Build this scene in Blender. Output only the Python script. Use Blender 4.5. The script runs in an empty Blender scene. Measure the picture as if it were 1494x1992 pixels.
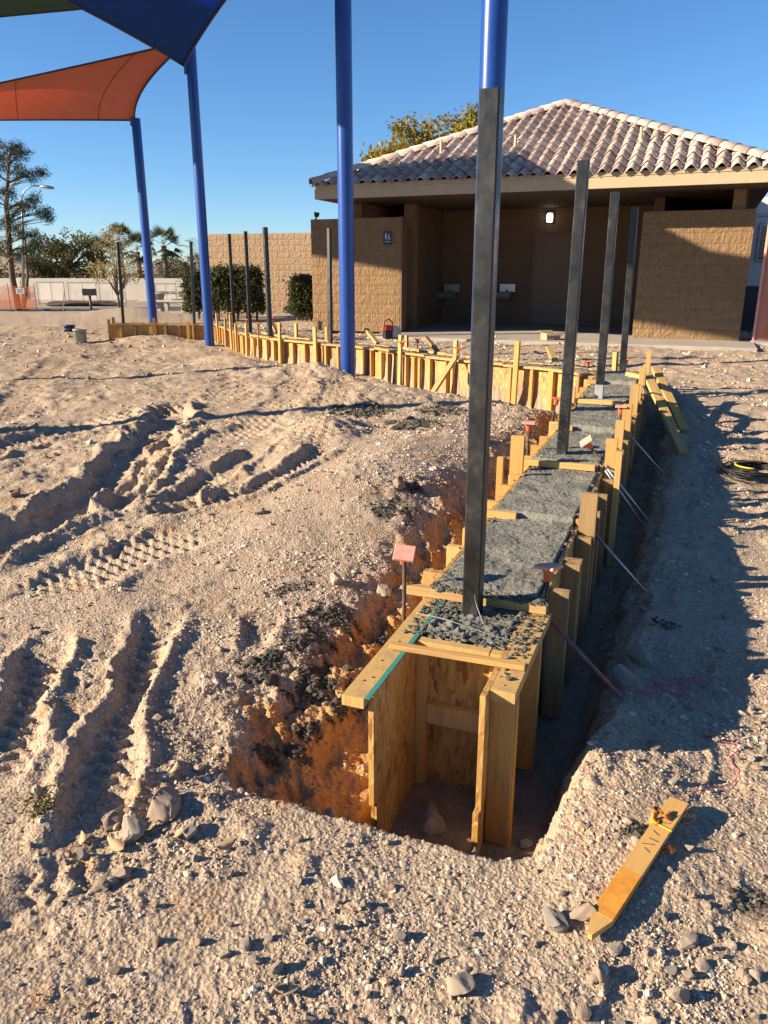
import bpy, bmesh, math, random
import numpy as np
from mathutils import Vector, Matrix, noise as mnoise

R = math.radians
rng = np.random.default_rng(7)
random.seed(7)
scene = bpy.context.scene
COL = scene.collection

# ------------------------------------------------------------------ camera, sky, sun, exposure
PITCH = R(17.3); CAM_Z = 1.6; FPX = 1497.0
cam_d = bpy.data.cameras.new('camera')
cam_d.sensor_fit = 'VERTICAL'; cam_d.sensor_height = 24.0
cam_d.lens = FPX / 1992.0 * 24.0
cam_d.clip_start = 0.05; cam_d.clip_end = 6000
cam = bpy.data.objects.new('camera', cam_d); COL.objects.link(cam)
cam.location = (0, 0, CAM_Z); cam.rotation_euler = (math.pi / 2 - PITCH, 0, 0)
scene.camera = cam

SUN_AZ = R(10.0); SUN_EL = R(21.5)          # shadows run towards +X, 10 degrees off to +Y
to_sun = Vector((-math.cos(SUN_AZ) * math.cos(SUN_EL), -math.sin(SUN_AZ) * math.cos(SUN_EL), math.sin(SUN_EL)))
world = bpy.data.worlds.new('World'); scene.world = world; world.use_nodes = True
wn = world.node_tree
bg = wn.nodes['Background']
sky = wn.nodes.new('ShaderNodeTexSky'); sky.sky_type = 'NISHITA'; sky.sun_disc = False
sky.sun_elevation = SUN_EL
sky.sun_rotation = math.atan2(to_sun.x, to_sun.y)
sky.altitude = 900; sky.air_density = 1.0; sky.dust_density = 0.0; sky.ozone_density = 6.0
hs = wn.nodes.new('ShaderNodeHueSaturation'); hs.inputs['Saturation'].default_value = 1.06
wn.links.new(sky.outputs[0], hs.inputs['Color']); wn.links.new(hs.outputs[0], bg.inputs[0]); bg.inputs[1].default_value = 0.066
sun_d = bpy.data.lights.new('sun', 'SUN'); sun_d.energy = 5.0; sun_d.angle = R(0.53); sun_d.color = (1.0, 0.845, 0.63)
sun = bpy.data.objects.new('sun', sun_d); COL.objects.link(sun)
sun.rotation_euler = to_sun.to_track_quat('Z', 'Y').to_euler()
scene.view_settings.view_transform = 'Standard'; scene.view_settings.look = 'None'
scene.view_settings.gamma = 1.0; scene.view_settings.exposure = 1.40; scene.view_settings.use_curve_mapping = False
scene.render.engine = 'CYCLES'
scene.cycles.use_denoising = True
scene.cycles.max_bounces = 6; scene.cycles.transparent_max_bounces = 8

# ------------------------------------------------------------------ measuring helpers (photo pixel -> point in the place)
CP, SP = math.cos(PITCH), math.sin(PITCH)
def ray(px, py):
    u = (px - 747) / FPX; v = (py - 996) / FPX
    return Vector((u, CP - v * SP, -(SP + v * CP)))
def at(px, py, z):
    r = ray(px, py); k = (z - CAM_Z) / r.z
    return Vector((r.x * k, r.y * k, z))
def atY(px, py, Y):
    r = ray(px, py); k = Y / r.y
    return Vector((r.x * k, Y, CAM_Z + r.z * k))

# ------------------------------------------------------------------ materials
def new_mat(name):
    m = bpy.data.materials.new(name); m.use_nodes = True
    nt = m.node_tree; b = nt.nodes['Principled BSDF']
    return m, nt, b
def N(nt, t, **kw):
    n = nt.nodes.new('ShaderNode' + t)
    for k, v in kw.items():
        if k.startswith('i_'):
            key = k[2:]
            n.inputs[int(key) if key.isdigit() else key].default_value = v
        else: setattr(n, k, v)
    return n
def ramp(nt, fac, stops):
    r = N(nt, 'ValToRGB'); el = r.color_ramp.elements
    while len(el) < len(stops): el.new(0.5)
    for e, (p, c) in zip(el, stops):
        e.position = p; e.color = (c[0], c[1], c[2], 1) if not isinstance(c, (int, float)) else (c, c, c, 1)
    nt.links.new(fac, r.inputs[0]); return r.outputs[0]
def mixc(nt, fac, a, b, mode='MIX'):
    m = N(nt, 'MixRGB', blend_type=mode)
    for s, val in ((m.inputs[0], fac), (m.inputs[1], a), (m.inputs[2], b)):
        if hasattr(val, 'links'): nt.links.new(val, s)
        elif isinstance(val, (int, float)): s.default_value = val
        else: s.default_value = (val[0], val[1], val[2], 1)
    return m.outputs[0]
def coords(nt, kind='Object', scale=(1, 1, 1)):
    tc = N(nt, 'TexCoord'); mp = N(nt, 'Mapping'); mp.inputs['Scale'].default_value = scale
    nt.links.new(tc.outputs[kind], mp.inputs[0]); return mp.outputs[0]
def noise_n(nt, vec, scale, detail=4, rough=0.55):
    n = N(nt, 'TexNoise'); n.inputs['Scale'].default_value = scale; n.inputs['Detail'].default_value = detail
    n.inputs['Roughness'].default_value = rough
    if vec is not None: nt.links.new(vec, n.inputs['Vector'])
    return n.outputs['Fac']
def bump(nt, b, h, strength=0.4, dist=0.01, prev=None):
    n = N(nt, 'Bump'); n.inputs['Strength'].default_value = strength; n.inputs['Distance'].default_value = dist
    nt.links.new(h, n.inputs['Height'])
    if prev is not None: nt.links.new(prev, n.inputs['Normal'])
    nt.links.new(n.outputs[0], b.inputs['Normal']); return n.outputs[0]
def simple(name, c, rough=0.6, metal=0.0, var=0.25, scale=6, bstr=0.15, bdist=0.004, spec=None):
    m, nt, b = new_mat(name)
    co = coords(nt)
    f = noise_n(nt, co, scale, 5)
    dark = tuple(x * (1 - var) for x in c); lite = tuple(min(1, x * (1 + var * .6)) for x in c)
    col = ramp(nt, f, [(0.3, dark), (0.7, lite)])
    nt.links.new(col, b.inputs['Base Color'])
    b.inputs['Roughness'].default_value = rough; b.inputs['Metallic'].default_value = metal
    if spec is not None: b.inputs['Specular IOR Level'].default_value = spec
    if bstr: bump(nt, b, noise_n(nt, co, scale * 6, 4), bstr, bdist)
    return m
def wood_mat(name, a, b_, dirt=(0.30, 0.26, 0.21), dirt_amt=0.3):
    m, nt, b = new_mat(name)
    oi = N(nt, 'ObjectInfo')
    co = coords(nt, 'Object', (26, 26, 1.3))
    off = N(nt, 'VectorMath', operation='ADD'); nt.links.new(co, off.inputs[0])
    mul = N(nt, 'Math', operation='MULTIPLY'); nt.links.new(oi.outputs['Random'], mul.inputs[0]); mul.inputs[1].default_value = 60
    cb = N(nt, 'CombineXYZ'); nt.links.new(mul.outputs[0], cb.inputs[0]); nt.links.new(mul.outputs[0], cb.inputs[1]); nt.links.new(cb.outputs[0], off.inputs[1])
    g = noise_n(nt, off.outputs[0], 2.2, 6, 0.65)
    grain = ramp(nt, g, [(0.32, a), (0.5, b_), (0.68, tuple(x * .8 for x in a))])
    v = mixc(nt, 0.5 if name == 'lumber' else 0.2, grain, ramp(nt, oi.outputs['Random'], [(0, (0.48, 0.22, 0.055)), (0.5, (0.66, 0.38, 0.12)), (1, (0.80, 0.54, 0.22))]), 'MIX')
    d = noise_n(nt, off.outputs[0], .35, 6, 0.75)
    dm = ramp(nt, d, [(0.48, 0), (0.70, dirt_amt)])
    v = mixc(nt, dm, v, dirt)
    nt.links.new(v, b.inputs['Base Color']); b.inputs['Roughness'].default_value = 0.72
    b.inputs['Specular IOR Level'].default_value = 0.25
    bump(nt, b, g, 0.25, 0.002)
    return m
M = {}
M['lumber'] = wood_mat('lumber', (0.57, 0.275, 0.068), (0.74, 0.425, 0.13), dirt_amt=0.5)
M['lumber_dirty'] = wood_mat('lumber_dirty', (0.52, 0.29, 0.09), (0.70, 0.43, 0.15), dirt=(0.26, 0.22, 0.17), dirt_amt=0.6)
M['lumber_dirty_shade'] = wood_mat('lumber_dirty_shade', (0.27, 0.165, 0.08), (0.38, 0.25, 0.125), dirt=(0.09, 0.085, 0.07), dirt_amt=0.8)  # dirty form boards, with the shaded side's darkness put into the colour
def osb_mat():
    m, nt, b = new_mat('osb')
    tc = N(nt, 'TexCoord'); n1 = N(nt, 'TexNoise'); n1.inputs['Scale'].default_value = 9; nt.links.new(tc.outputs['Object'], n1.inputs['Vector'])
    warp = N(nt, 'VectorMath', operation='MULTIPLY_ADD'); nt.links.new(n1.outputs['Color'], warp.inputs[0])
    warp.inputs[1].default_value = (.03, .03, .03); nt.links.new(tc.outputs['Object'], warp.inputs[2])
    cols = []; hs_ = []
    for ang, sc in (((.5, .4, .6), (66, 70, 20)), ((-.9, .9, -.3), (70, 60, 22)), ((1.7, -.5, 1.1), (56, 56, 17))):
        mp = N(nt, 'Mapping'); mp.inputs['Rotation'].default_value = ang; mp.inputs['Scale'].default_value = sc; nt.links.new(warp.outputs[0], mp.inputs[0])
        vo = N(nt, 'TexVoronoi'); vo.inputs['Scale'].default_value = 1.0; nt.links.new(mp.outputs[0], vo.inputs['Vector'])
        sx = N(nt, 'SeparateColor'); nt.links.new(vo.outputs['Color'], sx.inputs[0]); hs_.append(sx.outputs[0])
        c = ramp(nt, sx.outputs[0], [(0, (0.33, 0.135, 0.032)), (0.2, (0.52, 0.27, 0.07)), (0.6, (0.62, 0.36, 0.105)), (1, (0.72, 0.46, 0.16))])
        cols.append((c, sx.outputs[1]))
    col = mixc(nt, ramp(nt, cols[1][1], [(.49, 0), (.51, 1)]), cols[0][0], cols[1][0])
    col = mixc(nt, ramp(nt, cols[2][1], [(.62, 0), (.64, 1)]), col, cols[2][0])
    g = noise_n(nt, coords(nt, 'Object', (60, 60, 8)), 3, 4); col = mixc(nt, .35, col, ramp(nt, g, [(.35, .6), (.65, 1.1)]), 'MULTIPLY')
    nt.links.new(col, b.inputs['Base Color']); b.inputs['Roughness'].default_value = 0.6
    bump(nt, b, hs_[0], 0.35, 0.003)
    return m
M['osb'] = osb_mat()
def ground_mat():
    m, nt, b = new_mat('dirt')
    geo = N(nt, 'NewGeometry'); P = geo.outputs['Position']
    at_ = N(nt, 'Attribute', attribute_name='soil')
    sep = N(nt, 'SeparateColor'); nt.links.new(at_.outputs['Color'], sep.inputs[0])
    n0 = noise_n(nt, P, 0.9, 5, 0.6); n1 = noise_n(nt, P, 9, 6, 0.65); n2 = noise_n(nt, P, 70, 5, 0.7)
    c = ramp(nt, n0, [(0.3, (0.40, 0.285, 0.19)), (0.55, (0.48, 0.355, 0.245)), (0.75, (0.57, 0.445, 0.325))])
    c = mixc(nt, 0.45, c, ramp(nt, n1, [(0.3, (0.30, 0.205, 0.135)), (0.7, (0.64, 0.50, 0.36))]))
    c = mixc(nt, 0.35, c, ramp(nt, n2, [(0.38, (0.20, 0.135, 0.09)), (0.62, (0.76, 0.62, 0.47))]))
    og = ramp(nt, n1, [(0.3, (0.46, 0.20, 0.055)), (0.7, (0.66, 0.36, 0.13))])
    og = mixc(nt, 0.3, og, ramp(nt, n2, [(0.35, (0.26, 0.11, 0.045)), (0.65, (0.68, 0.40, 0.20))]))
    c = mixc(nt, sep.outputs[0], c, og)
    c = mixc(nt, sep.outputs[1], c, ramp(nt, n2, [(0.3, (0.05, 0.045, 0.036)), (0.7, (0.14, 0.125, 0.10))]))
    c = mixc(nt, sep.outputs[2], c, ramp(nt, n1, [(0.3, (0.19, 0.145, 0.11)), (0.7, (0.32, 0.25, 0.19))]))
    nt.links.new(c, b.inputs['Base Color']); b.inputs['Roughness'].default_value = 0.95
    b.inputs['Specular IOR Level'].default_value = 0.1
    vo = N(nt, 'TexVoronoi'); vo.inputs['Scale'].default_value = 85; nt.links.new(P, vo.inputs['Vector'])
    p = bump(nt, b, vo.outputs['Distance'], 0.6, 0.008)
    p = bump(nt, b, n2, 0.6, 0.008, p); bump(nt, b, noise_n(nt, P, 260, 3), 0.35, 0.002, p)
    return m
M['dirt'] = ground_mat()
def stone_mat():
    m, nt, b = new_mat('stone')
    a = N(nt, 'Attribute', attribute_name='tint'); geo = N(nt, 'NewGeometry')
    n = noise_n(nt, geo.outputs['Position'], 60, 5, 0.7)
    c = mixc(nt, 0.8, a.outputs['Color'], ramp(nt, n, [(0.3, 0.75), (0.7, 1.15)]), 'MULTIPLY')
    nt.links.new(c, b.inputs['Base Color']); b.inputs['Roughness'].default_value = 0.9; b.inputs['Specular IOR Level'].default_value = .15
    bump(nt, b, noise_n(nt, geo.outputs['Position'], 160, 4), 0.4, 0.004)
    return m
M['stone'] = stone_mat()
def rock_mat():
    m, nt, b = new_mat('rock')
    oi = N(nt, 'ObjectInfo'); co = coords(nt)
    c = ramp(nt, oi.outputs['Random'], [(0, (0.40, 0.29, 0.21)), (0.35, (0.50, 0.38, 0.28)), (0.7, (0.56, 0.46, 0.36)), (1, (0.38, 0.33, 0.28))])
    n = noise_n(nt, co, 40, 6, 0.7)
    c = mixc(nt, 0.8, c, ramp(nt, n, [(0.3, 0.7), (0.7, 1.15)]), 'MULTIPLY')
    nt.links.new(c, b.inputs['Base Color']); b.inputs['Roughness'].default_value = 0.9; b.inputs['Specular IOR Level'].default_value = .15
    bump(nt, b, n, 0.5, 0.008)
    return m
M['rock'] = rock_mat()
def concrete_wet():
    m, nt, b = new_mat('wet_concrete')
    geo = N(nt, 'NewGeometry'); P = geo.outputs['Position']
    n = noise_n(nt, P, 6, 5); n2 = noise_n(nt, P, 90, 4, 0.7)
    c = mixc(nt, 0.5, ramp(nt, n, [(0.35, (0.15, 0.147, 0.125)), (0.65, (0.40, 0.38, 0.31))]), ramp(nt, n2, [(0.3, (0.15, 0.148, 0.125)), (0.7, (0.42, 0.40, 0.325))]))
    nt.links.new(c, b.inputs['Base Color']); b.inputs['Roughness'].default_value = 0.62; b.inputs['Specular IOR Level'].default_value = .3
    bump(nt, b, n2, 0.9, 0.012)
    return m
M['wet_concrete'] = concrete_wet()
M['steel'] = None
def steel_mat():
    m, nt, b = new_mat('black_steel')
    co = coords(nt, 'Object', (1, 1, 0.6))
    n = noise_n(nt, co, 9, 7, 0.7); sc = noise_n(nt, coords(nt, 'Object', (40, 40, 5)), 3, 5, 0.75)
    c = ramp(nt, n, [(0.35, (0.006, 0.006, 0.007)), (0.55, (0.014, 0.014, 0.014)), (0.70, (0.055, 0.051, 0.047))])
    c = mixc(nt, ramp(nt, sc, [(0.68, 0), (0.74, 0.35)]), c, (0.14, 0.13, 0.12))
    a = N(nt, 'Attribute', attribute_name='splash')
    sp = noise_n(nt, co, 130, 3, 0.6)
    ml = N(nt, 'Math', operation='MULTIPLY'); nt.links.new(a.outputs['Fac'], ml.inputs[0]); nt.links.new(ramp(nt, sp, [(0.63, 0), (0.68, .8)]), ml.inputs[1])
    c = mixc(nt, ml.outputs[0], c, (0.45, 0.43, 0.40))
    nt.links.new(c, b.inputs['Base Color'])
    nt.links.new(ramp(nt, n, [(0.3, 0.24), (0.65, 0.6)]), b.inputs['Roughness'])
    b.inputs['Specular IOR Level'].default_value = 0.6
    return m
M['steel'] = steel_mat()
def block_mat(name, a, b_, warm=0.0):
    m, nt, b = new_mat(name)
    geo = N(nt, 'NewGeometry'); oi = N(nt, 'ObjectInfo')
    n = noise_n(nt, geo.outputs['Position'], 14, 6, 0.7)
    c = ramp(nt, n, [(0.3, a), (0.7, b_)])
    c = mixc(nt, 0.12, c, ramp(nt, oi.outputs['Random'], [(0, 0.75), (1, 1.15)]), 'MULTIPLY')
    nt.links.new(c, b.inputs['Base Color']); b.inputs['Roughness'].default_value = 0.92; b.inputs['Specular IOR Level'].default_value = .1
    mpv = N(nt, 'Mapping'); mpv.inputs['Scale'].default_value = (1.4, 1.4, .55); nt.links.new(geo.outputs['Position'], mpv.inputs[0])
    bump(nt, b, noise_n(nt, mpv.outputs[0], 17, 6, .7), 0.9, 0.06)
    return m
M['block'] = block_mat('split_face_block', (0.31, 0.19, 0.10), (0.43, 0.28, 0.155))
M['block_far'] = block_mat('tan_block', (0.42, 0.29, 0.18), (0.55, 0.39, 0.25))
M['brown_wall'] = simple('brown_painted_wall', (0.21, 0.125, 0.07), 0.85, var=0.12, scale=3, bstr=.3, bdist=.01)
M['brown_door'] = simple('brown_painted_door', (0.22, 0.125, 0.07), 0.55, var=0.08)
M['fascia'] = simple('tan_fascia', (0.58, 0.45, 0.28), 0.7, var=0.08)
M['soffit'] = simple('brown_soffit', (0.10, 0.065, 0.045), 0.8, var=0.1)
def tile_mat():
    m, nt, b = new_mat('clay_tile')
    oi = N(nt, 'ObjectInfo'); geo = N(nt, 'NewGeometry')
    n = noise_n(nt, geo.outputs['Position'], 8, 5)
    c = ramp(nt, oi.outputs['Random'], [(0, (0.42, 0.305, 0.26)), (0.4, (0.56, 0.43, 0.37)), (1, (0.72, 0.59, 0.50))])
    c = mixc(nt, 0.5, c, ramp(nt, n, [(0.3, 0.82), (0.7, 1.1)]), 'MULTIPLY')
    nt.links.new(c, b.inputs['Base Color']); b.inputs['Roughness'].default_value = 0.85
    return m
M['tile'] = tile_mat()
M['slab'] = simple('concrete_slab', (0.46, 0.40, 0.34), 0.85, var=0.15, scale=3)
M['pale_concrete'] = simple('pale_concrete', (0.60, 0.55, 0.47), 0.8, var=0.12, scale=5)
M['asphalt'] = simple('grey_path', (0.30, 0.28, 0.26), 0.9, var=0.15, scale=2)
M['blue_paint'] = simple('blue_paint', (0.014, 0.075, 0.36), 0.30, var=0.12, scale=4, bstr=.04)
M['metal'] = simple('galvanised', (0.42, 0.43, 0.44), 0.4, 0.8, var=0.15)
M['stainless'] = simple('stainless', (0.62, 0.62, 0.60), 0.38, 0.7, var=0.1)
M['rebar'] = simple('rusty_rebar', (0.11, 0.065, 0.045), 0.75, 0.2, var=0.4, scale=30)
M['pink_rebar'] = simple('pink_marked_rebar', (0.34, 0.13, 0.15), 0.7, var=0.4, scale=14)
M['cap'] = simple('orange_plastic_cap', (0.82, 0.20, 0.07), 0.5, var=0.18, scale=30)
M['cap_faded'] = simple('faded_plastic_cap', (0.85, 0.40, 0.30), 0.6, var=0.15, scale=30)
M['white_paint'] = simple('white_paint', (0.80, 0.78, 0.74), 0.6, var=0.06)
M['cream_wall'] = simple('cream_wall', (0.95, 0.85, 0.70), 0.85, var=0.06, scale=1)
M['house_wall'] = simple('house_stucco', (0.66, 0.54, 0.40), 0.85, var=0.06, scale=1)
M['house_roof'] = simple('grey_brown_roof', (0.30, 0.23, 0.20), 0.85, var=0.2, scale=3)
M['black'] = simple('black_plastic', (0.015, 0.015, 0.017), 0.5, var=0.3)
M['dark_blue'] = simple('dark_blue_plastic', (0.008, 0.016, 0.05), 0.45, var=0.2)
M['bucket_blue'] = simple('blue_bucket_plastic', (0.015, 0.05, 0.16), 0.45, var=0.2)
M['bucket_grey'] = simple('grey_bucket_plastic', (0.42, 0.43, 0.44), 0.5, var=0.2)
M['orange_box'] = simple('orange_red_panel', (0.66, 0.22, 0.13), 0.55, var=0.15, scale=3)
M['orange_net'] = simple('orange_netting', (0.85, 0.20, 0.05), 0.6, var=0.1)
M['cardboard'] = simple('cardboard', (0.50, 0.34, 0.19), 0.8, var=0.12)
M['pink'] = simple('pink_string', (0.75, 0.10, 0.22), 0.7, var=0.1, bstr=0)
M['yellow'] = simple('yellow_hose', (0.80, 0.52, 0.03), 0.5, var=0.1, bstr=0)
M['orange_tape'] = simple('orange_tape', (0.95, 0.28, 0.03), 0.5, var=0.1, bstr=0)
M['stake_paint'] = simple('faded_orange_paint', (0.80, 0.33, 0.04), 0.65, var=0.25, scale=40, bstr=.1)
M['wire'] = simple('tie_wire', (0.45, 0.44, 0.42), 0.4, 0.6, var=0.1, bstr=0)
M['teal'] = simple('teal_painted_edge', (0.05, 0.30, 0.25), 0.7, var=0.3, scale=60)
M['red'] = simple('red_machine_paint', (0.45, 0.03, 0.04), 0.45, var=0.2)
M['bark'] = simple('bark', (0.17, 0.115, 0.075), 0.9, var=0.35, scale=9, bstr=.5, bdist=.02)
M['sign_blue'] = simple('sign_blue', (0.012, 0.03, 0.10), 0.5, var=0.05)
m_, nt_, b_ = new_mat('lit_lamp'); b_.inputs['Emission Color'].default_value = (1, .97, .9, 1); b_.inputs['Emission Strength'].default_value = 1.6; M['lit'] = m_
m_, nt_, b_ = new_mat('window_glass'); b_.inputs['Base Color'].default_value = (.05, .06, .07, 1); b_.inputs['Roughness'].default_value = .08; M['glass'] = m_
def leaf_mat(name, a, b2, trans=0.35):
    m, nt, b = new_mat(name)
    at_ = N(nt, 'Attribute', attribute_name='tint')
    c = ramp(nt, at_.outputs['Fac'], [(0, a), (1, b2)])
    nt.links.new(c, b.inputs['Base Color']); b.inputs['Roughness'].default_value = 0.6; b.inputs['Specular IOR Level'].default_value = .25
    tr = N(nt, 'BsdfTranslucent'); nt.links.new(c, tr.inputs[0])
    mx = N(nt, 'MixShader'); mx.inputs[0].default_value = trans
    nt.links.new(b.outputs[0], mx.inputs[1]); nt.links.new(tr.outputs[0], mx.inputs[2])
    nt.links.new(mx.outputs[0], nt.nodes['Material Output'].inputs[0])
    return m
M['pine'] = leaf_mat('pine_needles', (0.018, 0.03, 0.013), (0.055, 0.075, 0.032), .15)
M['leaf_olive'] = leaf_mat('olive_leaves', (0.055, 0.06, 0.018), (0.17, 0.15, 0.055))
M['leaf_yellow'] = leaf_mat('yellow_green_leaves', (0.12, 0.105, 0.016), (0.36, 0.27, 0.04))
M['leaf_thin'] = leaf_mat('thin_dry_leaves', (0.22, 0.17, 0.06), (0.42, 0.32, 0.13))
M['palm'] = leaf_mat('palm_leaves', (0.03, 0.042, 0.017), (0.11, 0.115, 0.05))
M['hedge'] = leaf_mat('hedge_leaves', (0.030, 0.038, 0.014), (0.10, 0.105, 0.04))
def fabric(name, c, t):
    m, nt, b = new_mat(name)
    co = coords(nt, 'Object', (1, 1, 1)); n = noise_n(nt, co, 3, 4)
    cc = mixc(nt, 0.25, c, ramp(nt, n, [(0.3, 0.8), (0.7, 1.1)]), 'MULTIPLY')
    nt.links.new(cc, b.inputs['Base Color']); b.inputs['Roughness'].default_value = 0.9
    tr = N(nt, 'BsdfTranslucent'); nt.links.new(cc, tr.inputs[0])
    mx = N(nt, 'MixShader'); mx.inputs[0].default_value = t
    nt.links.new(b.outputs[0], mx.inputs[1]); nt.links.new(tr.outputs[0], mx.inputs[2])
    nt.links.new(mx.outputs[0], nt.nodes['Material Output'].inputs[0])
    return m
M['sail_blue'] = fabric('blue_shade_cloth', (0.004, 0.095, 0.40), .6)
M['sail_orange'] = fabric('orange_shade_cloth', (0.72, 0.25, 0.17), .52)
M['sail_green'] = fabric('green_shade_cloth', (0.012, 0.07, 0.05), .15)
M['hem'] = simple('dark_hem', (0.05, 0.02, 0.03), .8, var=.1, bstr=0)

ALBEDO = 0.74      # keep the whole place at sober real-world reflectances
for m_ in M.values():
    nt_ = m_.node_tree; b_ = nt_.nodes.get('Principled BSDF'); inp = b_.inputs['Base Color']
    if m_.name in ('pine_needles', 'hedge_leaves', 'olive_leaves', 'yellow_green_leaves', 'thin_dry_leaves', 'palm_leaves') or 'shade_cloth' in m_.name: continue
    k_ = {'dirt': .79, 'stone': .82, 'rock': .66}.get(m_.name, ALBEDO)
    if inp.links:
        src = inp.links[0].from_socket; nt_.links.new(mixc(nt_, 1.0, src, (k_,) * 3, 'MULTIPLY'), inp)
    else: inp.default_value = tuple(c * ALBEDO for c in inp.default_value[:3]) + (1,)
# ------------------------------------------------------------------ mesh + object helpers
WM = {}
def mesh_from(name, V, F, mat=None, smooth=False):
    me = bpy.data.meshes.new(name)
    me.from_pydata([tuple(v) for v in V], [], [tuple(f) for f in F])
    if mat: me.materials.append(M[mat] if isinstance(mat, str) else mat)
    if smooth: me.polygons.foreach_set('use_smooth', [True] * len(me.polygons))
    me.update(); return me
def mesh_np(name, V, F, mat, smooth=False):          # fast: V (n,3), F (m,k)
    me = bpy.data.meshes.new(name); n, k = F.shape
    me.vertices.add(len(V)); me.vertices.foreach_set('co', np.ascontiguousarray(V, dtype=np.float32).ravel())
    me.loops.add(n * k); me.loops.foreach_set('vertex_index', np.ascontiguousarray(F, dtype=np.int32).ravel())
    me.polygons.add(n); me.polygons.foreach_set('loop_start', np.arange(0, n * k, k, dtype=np.int32))
    me.polygons.foreach_set('loop_total', np.full(n, k, dtype=np.int32))
    me.polygons.foreach_set('use_smooth', np.full(n, smooth))
    me.update(calc_edges=True); me.materials.append(M[mat]); return me
def put(name, me, parent=None, mat4=None):
    o = bpy.data.objects.new(name, me); COL.objects.link(o)
    mw = mat4 if mat4 is not None else Matrix.Identity(4)
    if parent is not None:
        o.parent = parent; o.matrix_basis = WM[parent.name].inverted() @ mw
    else: o.matrix_basis = mw
    WM[o.name] = mw; return o
def tag(o, label, cat, group=None, kind=None):
    if label: o['label'] = label
    if cat: o['category'] = cat
    if group: o['group'] = group
    if kind: o['kind'] = kind
    return o
def root(name, loc, label, cat, group=None, mat4=None):
    o = bpy.data.objects.new(name, None); COL.objects.link(o); o.empty_display_size = .1
    mw = mat4 if mat4 is not None else Matrix.Translation(Vector(loc))
    o.matrix_basis = mw; WM[o.name] = mw
    return tag(o, label, cat, group)
def T(*v): return Matrix.Translation(Vector(v))
def frame(p, z, y=None):
    z = Vector(z).normalized(); y = Vector(y) if y is not None else Vector((0, 1, 0))
    if abs(z.dot(y.normalized())) > .98: y = Vector((1, 0, 0))
    x = y.cross(z).normalized(); y = z.cross(x)
    m = Matrix.Identity(4)
    for i in range(3): m[i][0], m[i][1], m[i][2], m[i][3] = x[i], y[i], z[i], p[i]
    return m
def box_mesh(name, sx, sy, sz, mat, ch=0.0015, z0=False):     # chamfered box; z0: base at local z=0
    bm = bmesh.new(); bmesh.ops.create_cube(bm, size=1)
    for v in bm.verts: v.co = Vector((v.co.x * sx, v.co.y * sy, (v.co.z + (.5 if z0 else 0)) * sz))
    if ch: bmesh.ops.bevel(bm, geom=bm.edges[:], offset=min(ch, sx * .2, sy * .2, sz * .2), segments=1, affect='EDGES')
    me = bpy.data.meshes.new(name); bm.to_mesh(me); bm.free(); me.materials.append(M[mat]); return me
def box(name, c, s, mat, parent=None, rz=0.0, ch=.002):
    return put(name, box_mesh(name, *s, mat, ch), parent, T(*c) @ Matrix.Rotation(rz, 4, 'Z'))
def bar(name, p0, p1, w, h, mat, parent=None, up=None, ch=.002):   # along local Z from p0 to p1; w along local x, h along local y(up)
    p0, p1 = Vector(p0), Vector(p1)
    return put(name, box_mesh(name, w, h, (p1 - p0).length, mat, ch, True), parent, frame(p0, p1 - p0, up))
def tube_data(pts, rad, seg=8, cap=True):
    pts = [Vector(p) for p in pts]; V = []; F = []
    rs = rad if isinstance(rad, (list, tuple)) else [rad] * len(pts)
    prev = None
    for i, p in enumerate(pts):
        d = (pts[min(i + 1, len(pts) - 1)] - pts[max(i - 1, 0)]).normalized()
        ref = prev if prev is not None else (Vector((0, 0, 1)) if abs(d.z) < .9 else Vector((1, 0, 0)))
        x = (ref - d * ref.dot(d)).normalized(); prev = x; y = d.cross(x)
        for k in range(seg):
            a = 2 * math.pi * k / seg; V.append(p + (x * math.cos(a) + y * math.sin(a)) * rs[i])
    for i in range(len(pts) - 1):
        for k in range(seg):
            F.append((i * seg + k, i * seg + (k + 1) % seg, (i + 1) * seg + (k + 1) % seg, (i + 1) * seg + k))
    if cap:
        F.append(tuple(range(seg))[::-1]); F.append(tuple((len(pts) - 1) * seg + k for k in range(seg)))
    return V, F
def tube(name, pts, rad, mat, parent=None, seg=8, smooth=True):
    o0 = Vector(pts[0]); V, F = tube_data([Vector(p) - o0 for p in pts], rad, seg)
    return put(name, mesh_from(name, V, F, mat, smooth), parent, T(*o0))
class MB:
    def __init__(s): s.V = []; s.F = []
    def add(s, V, F):
        n = len(s.V); s.V += [Vector(v) for v in V]; s.F += [tuple(i + n for i in f) for f in F]
    def box(s, c, sz, m=None):
        c = Vector(c); V = []
        for dz in (-.5, .5):
            for dx, dy in ((-.5, -.5), (.5, -.5), (.5, .5), (-.5, .5)):
                p = Vector((dx * sz[0], dy * sz[1], dz * sz[2])); V.append(c + (m @ p if m else p))
        s.add(V, [(3, 2, 1, 0), (4, 5, 6, 7), (0, 1, 5, 4), (1, 2, 6, 5), (2, 3, 7, 6), (3, 0, 4, 7)])
    def tube(s, pts, rad, seg=6): s.add(*tube_data(pts, rad, seg))
    def build(s, name, mat, parent=None, mat4=None, smooth=False):
        return put(name, mesh_from(name, s.V, s.F, mat, smooth), parent, mat4)
def lathe(prof, seg=20):
    V = []; F = []
    for r, z in prof:
        for k in range(seg):
            a = 2 * math.pi * k / seg; V.append((r * math.cos(a), r * math.sin(a), z))
    for i in range(len(prof) - 1):
        for k in range(seg):
            F.append((i * seg + k, i * seg + (k + 1) % seg, (i + 1) * seg + (k + 1) % seg, (i + 1) * seg + k))
    return V, F

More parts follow.
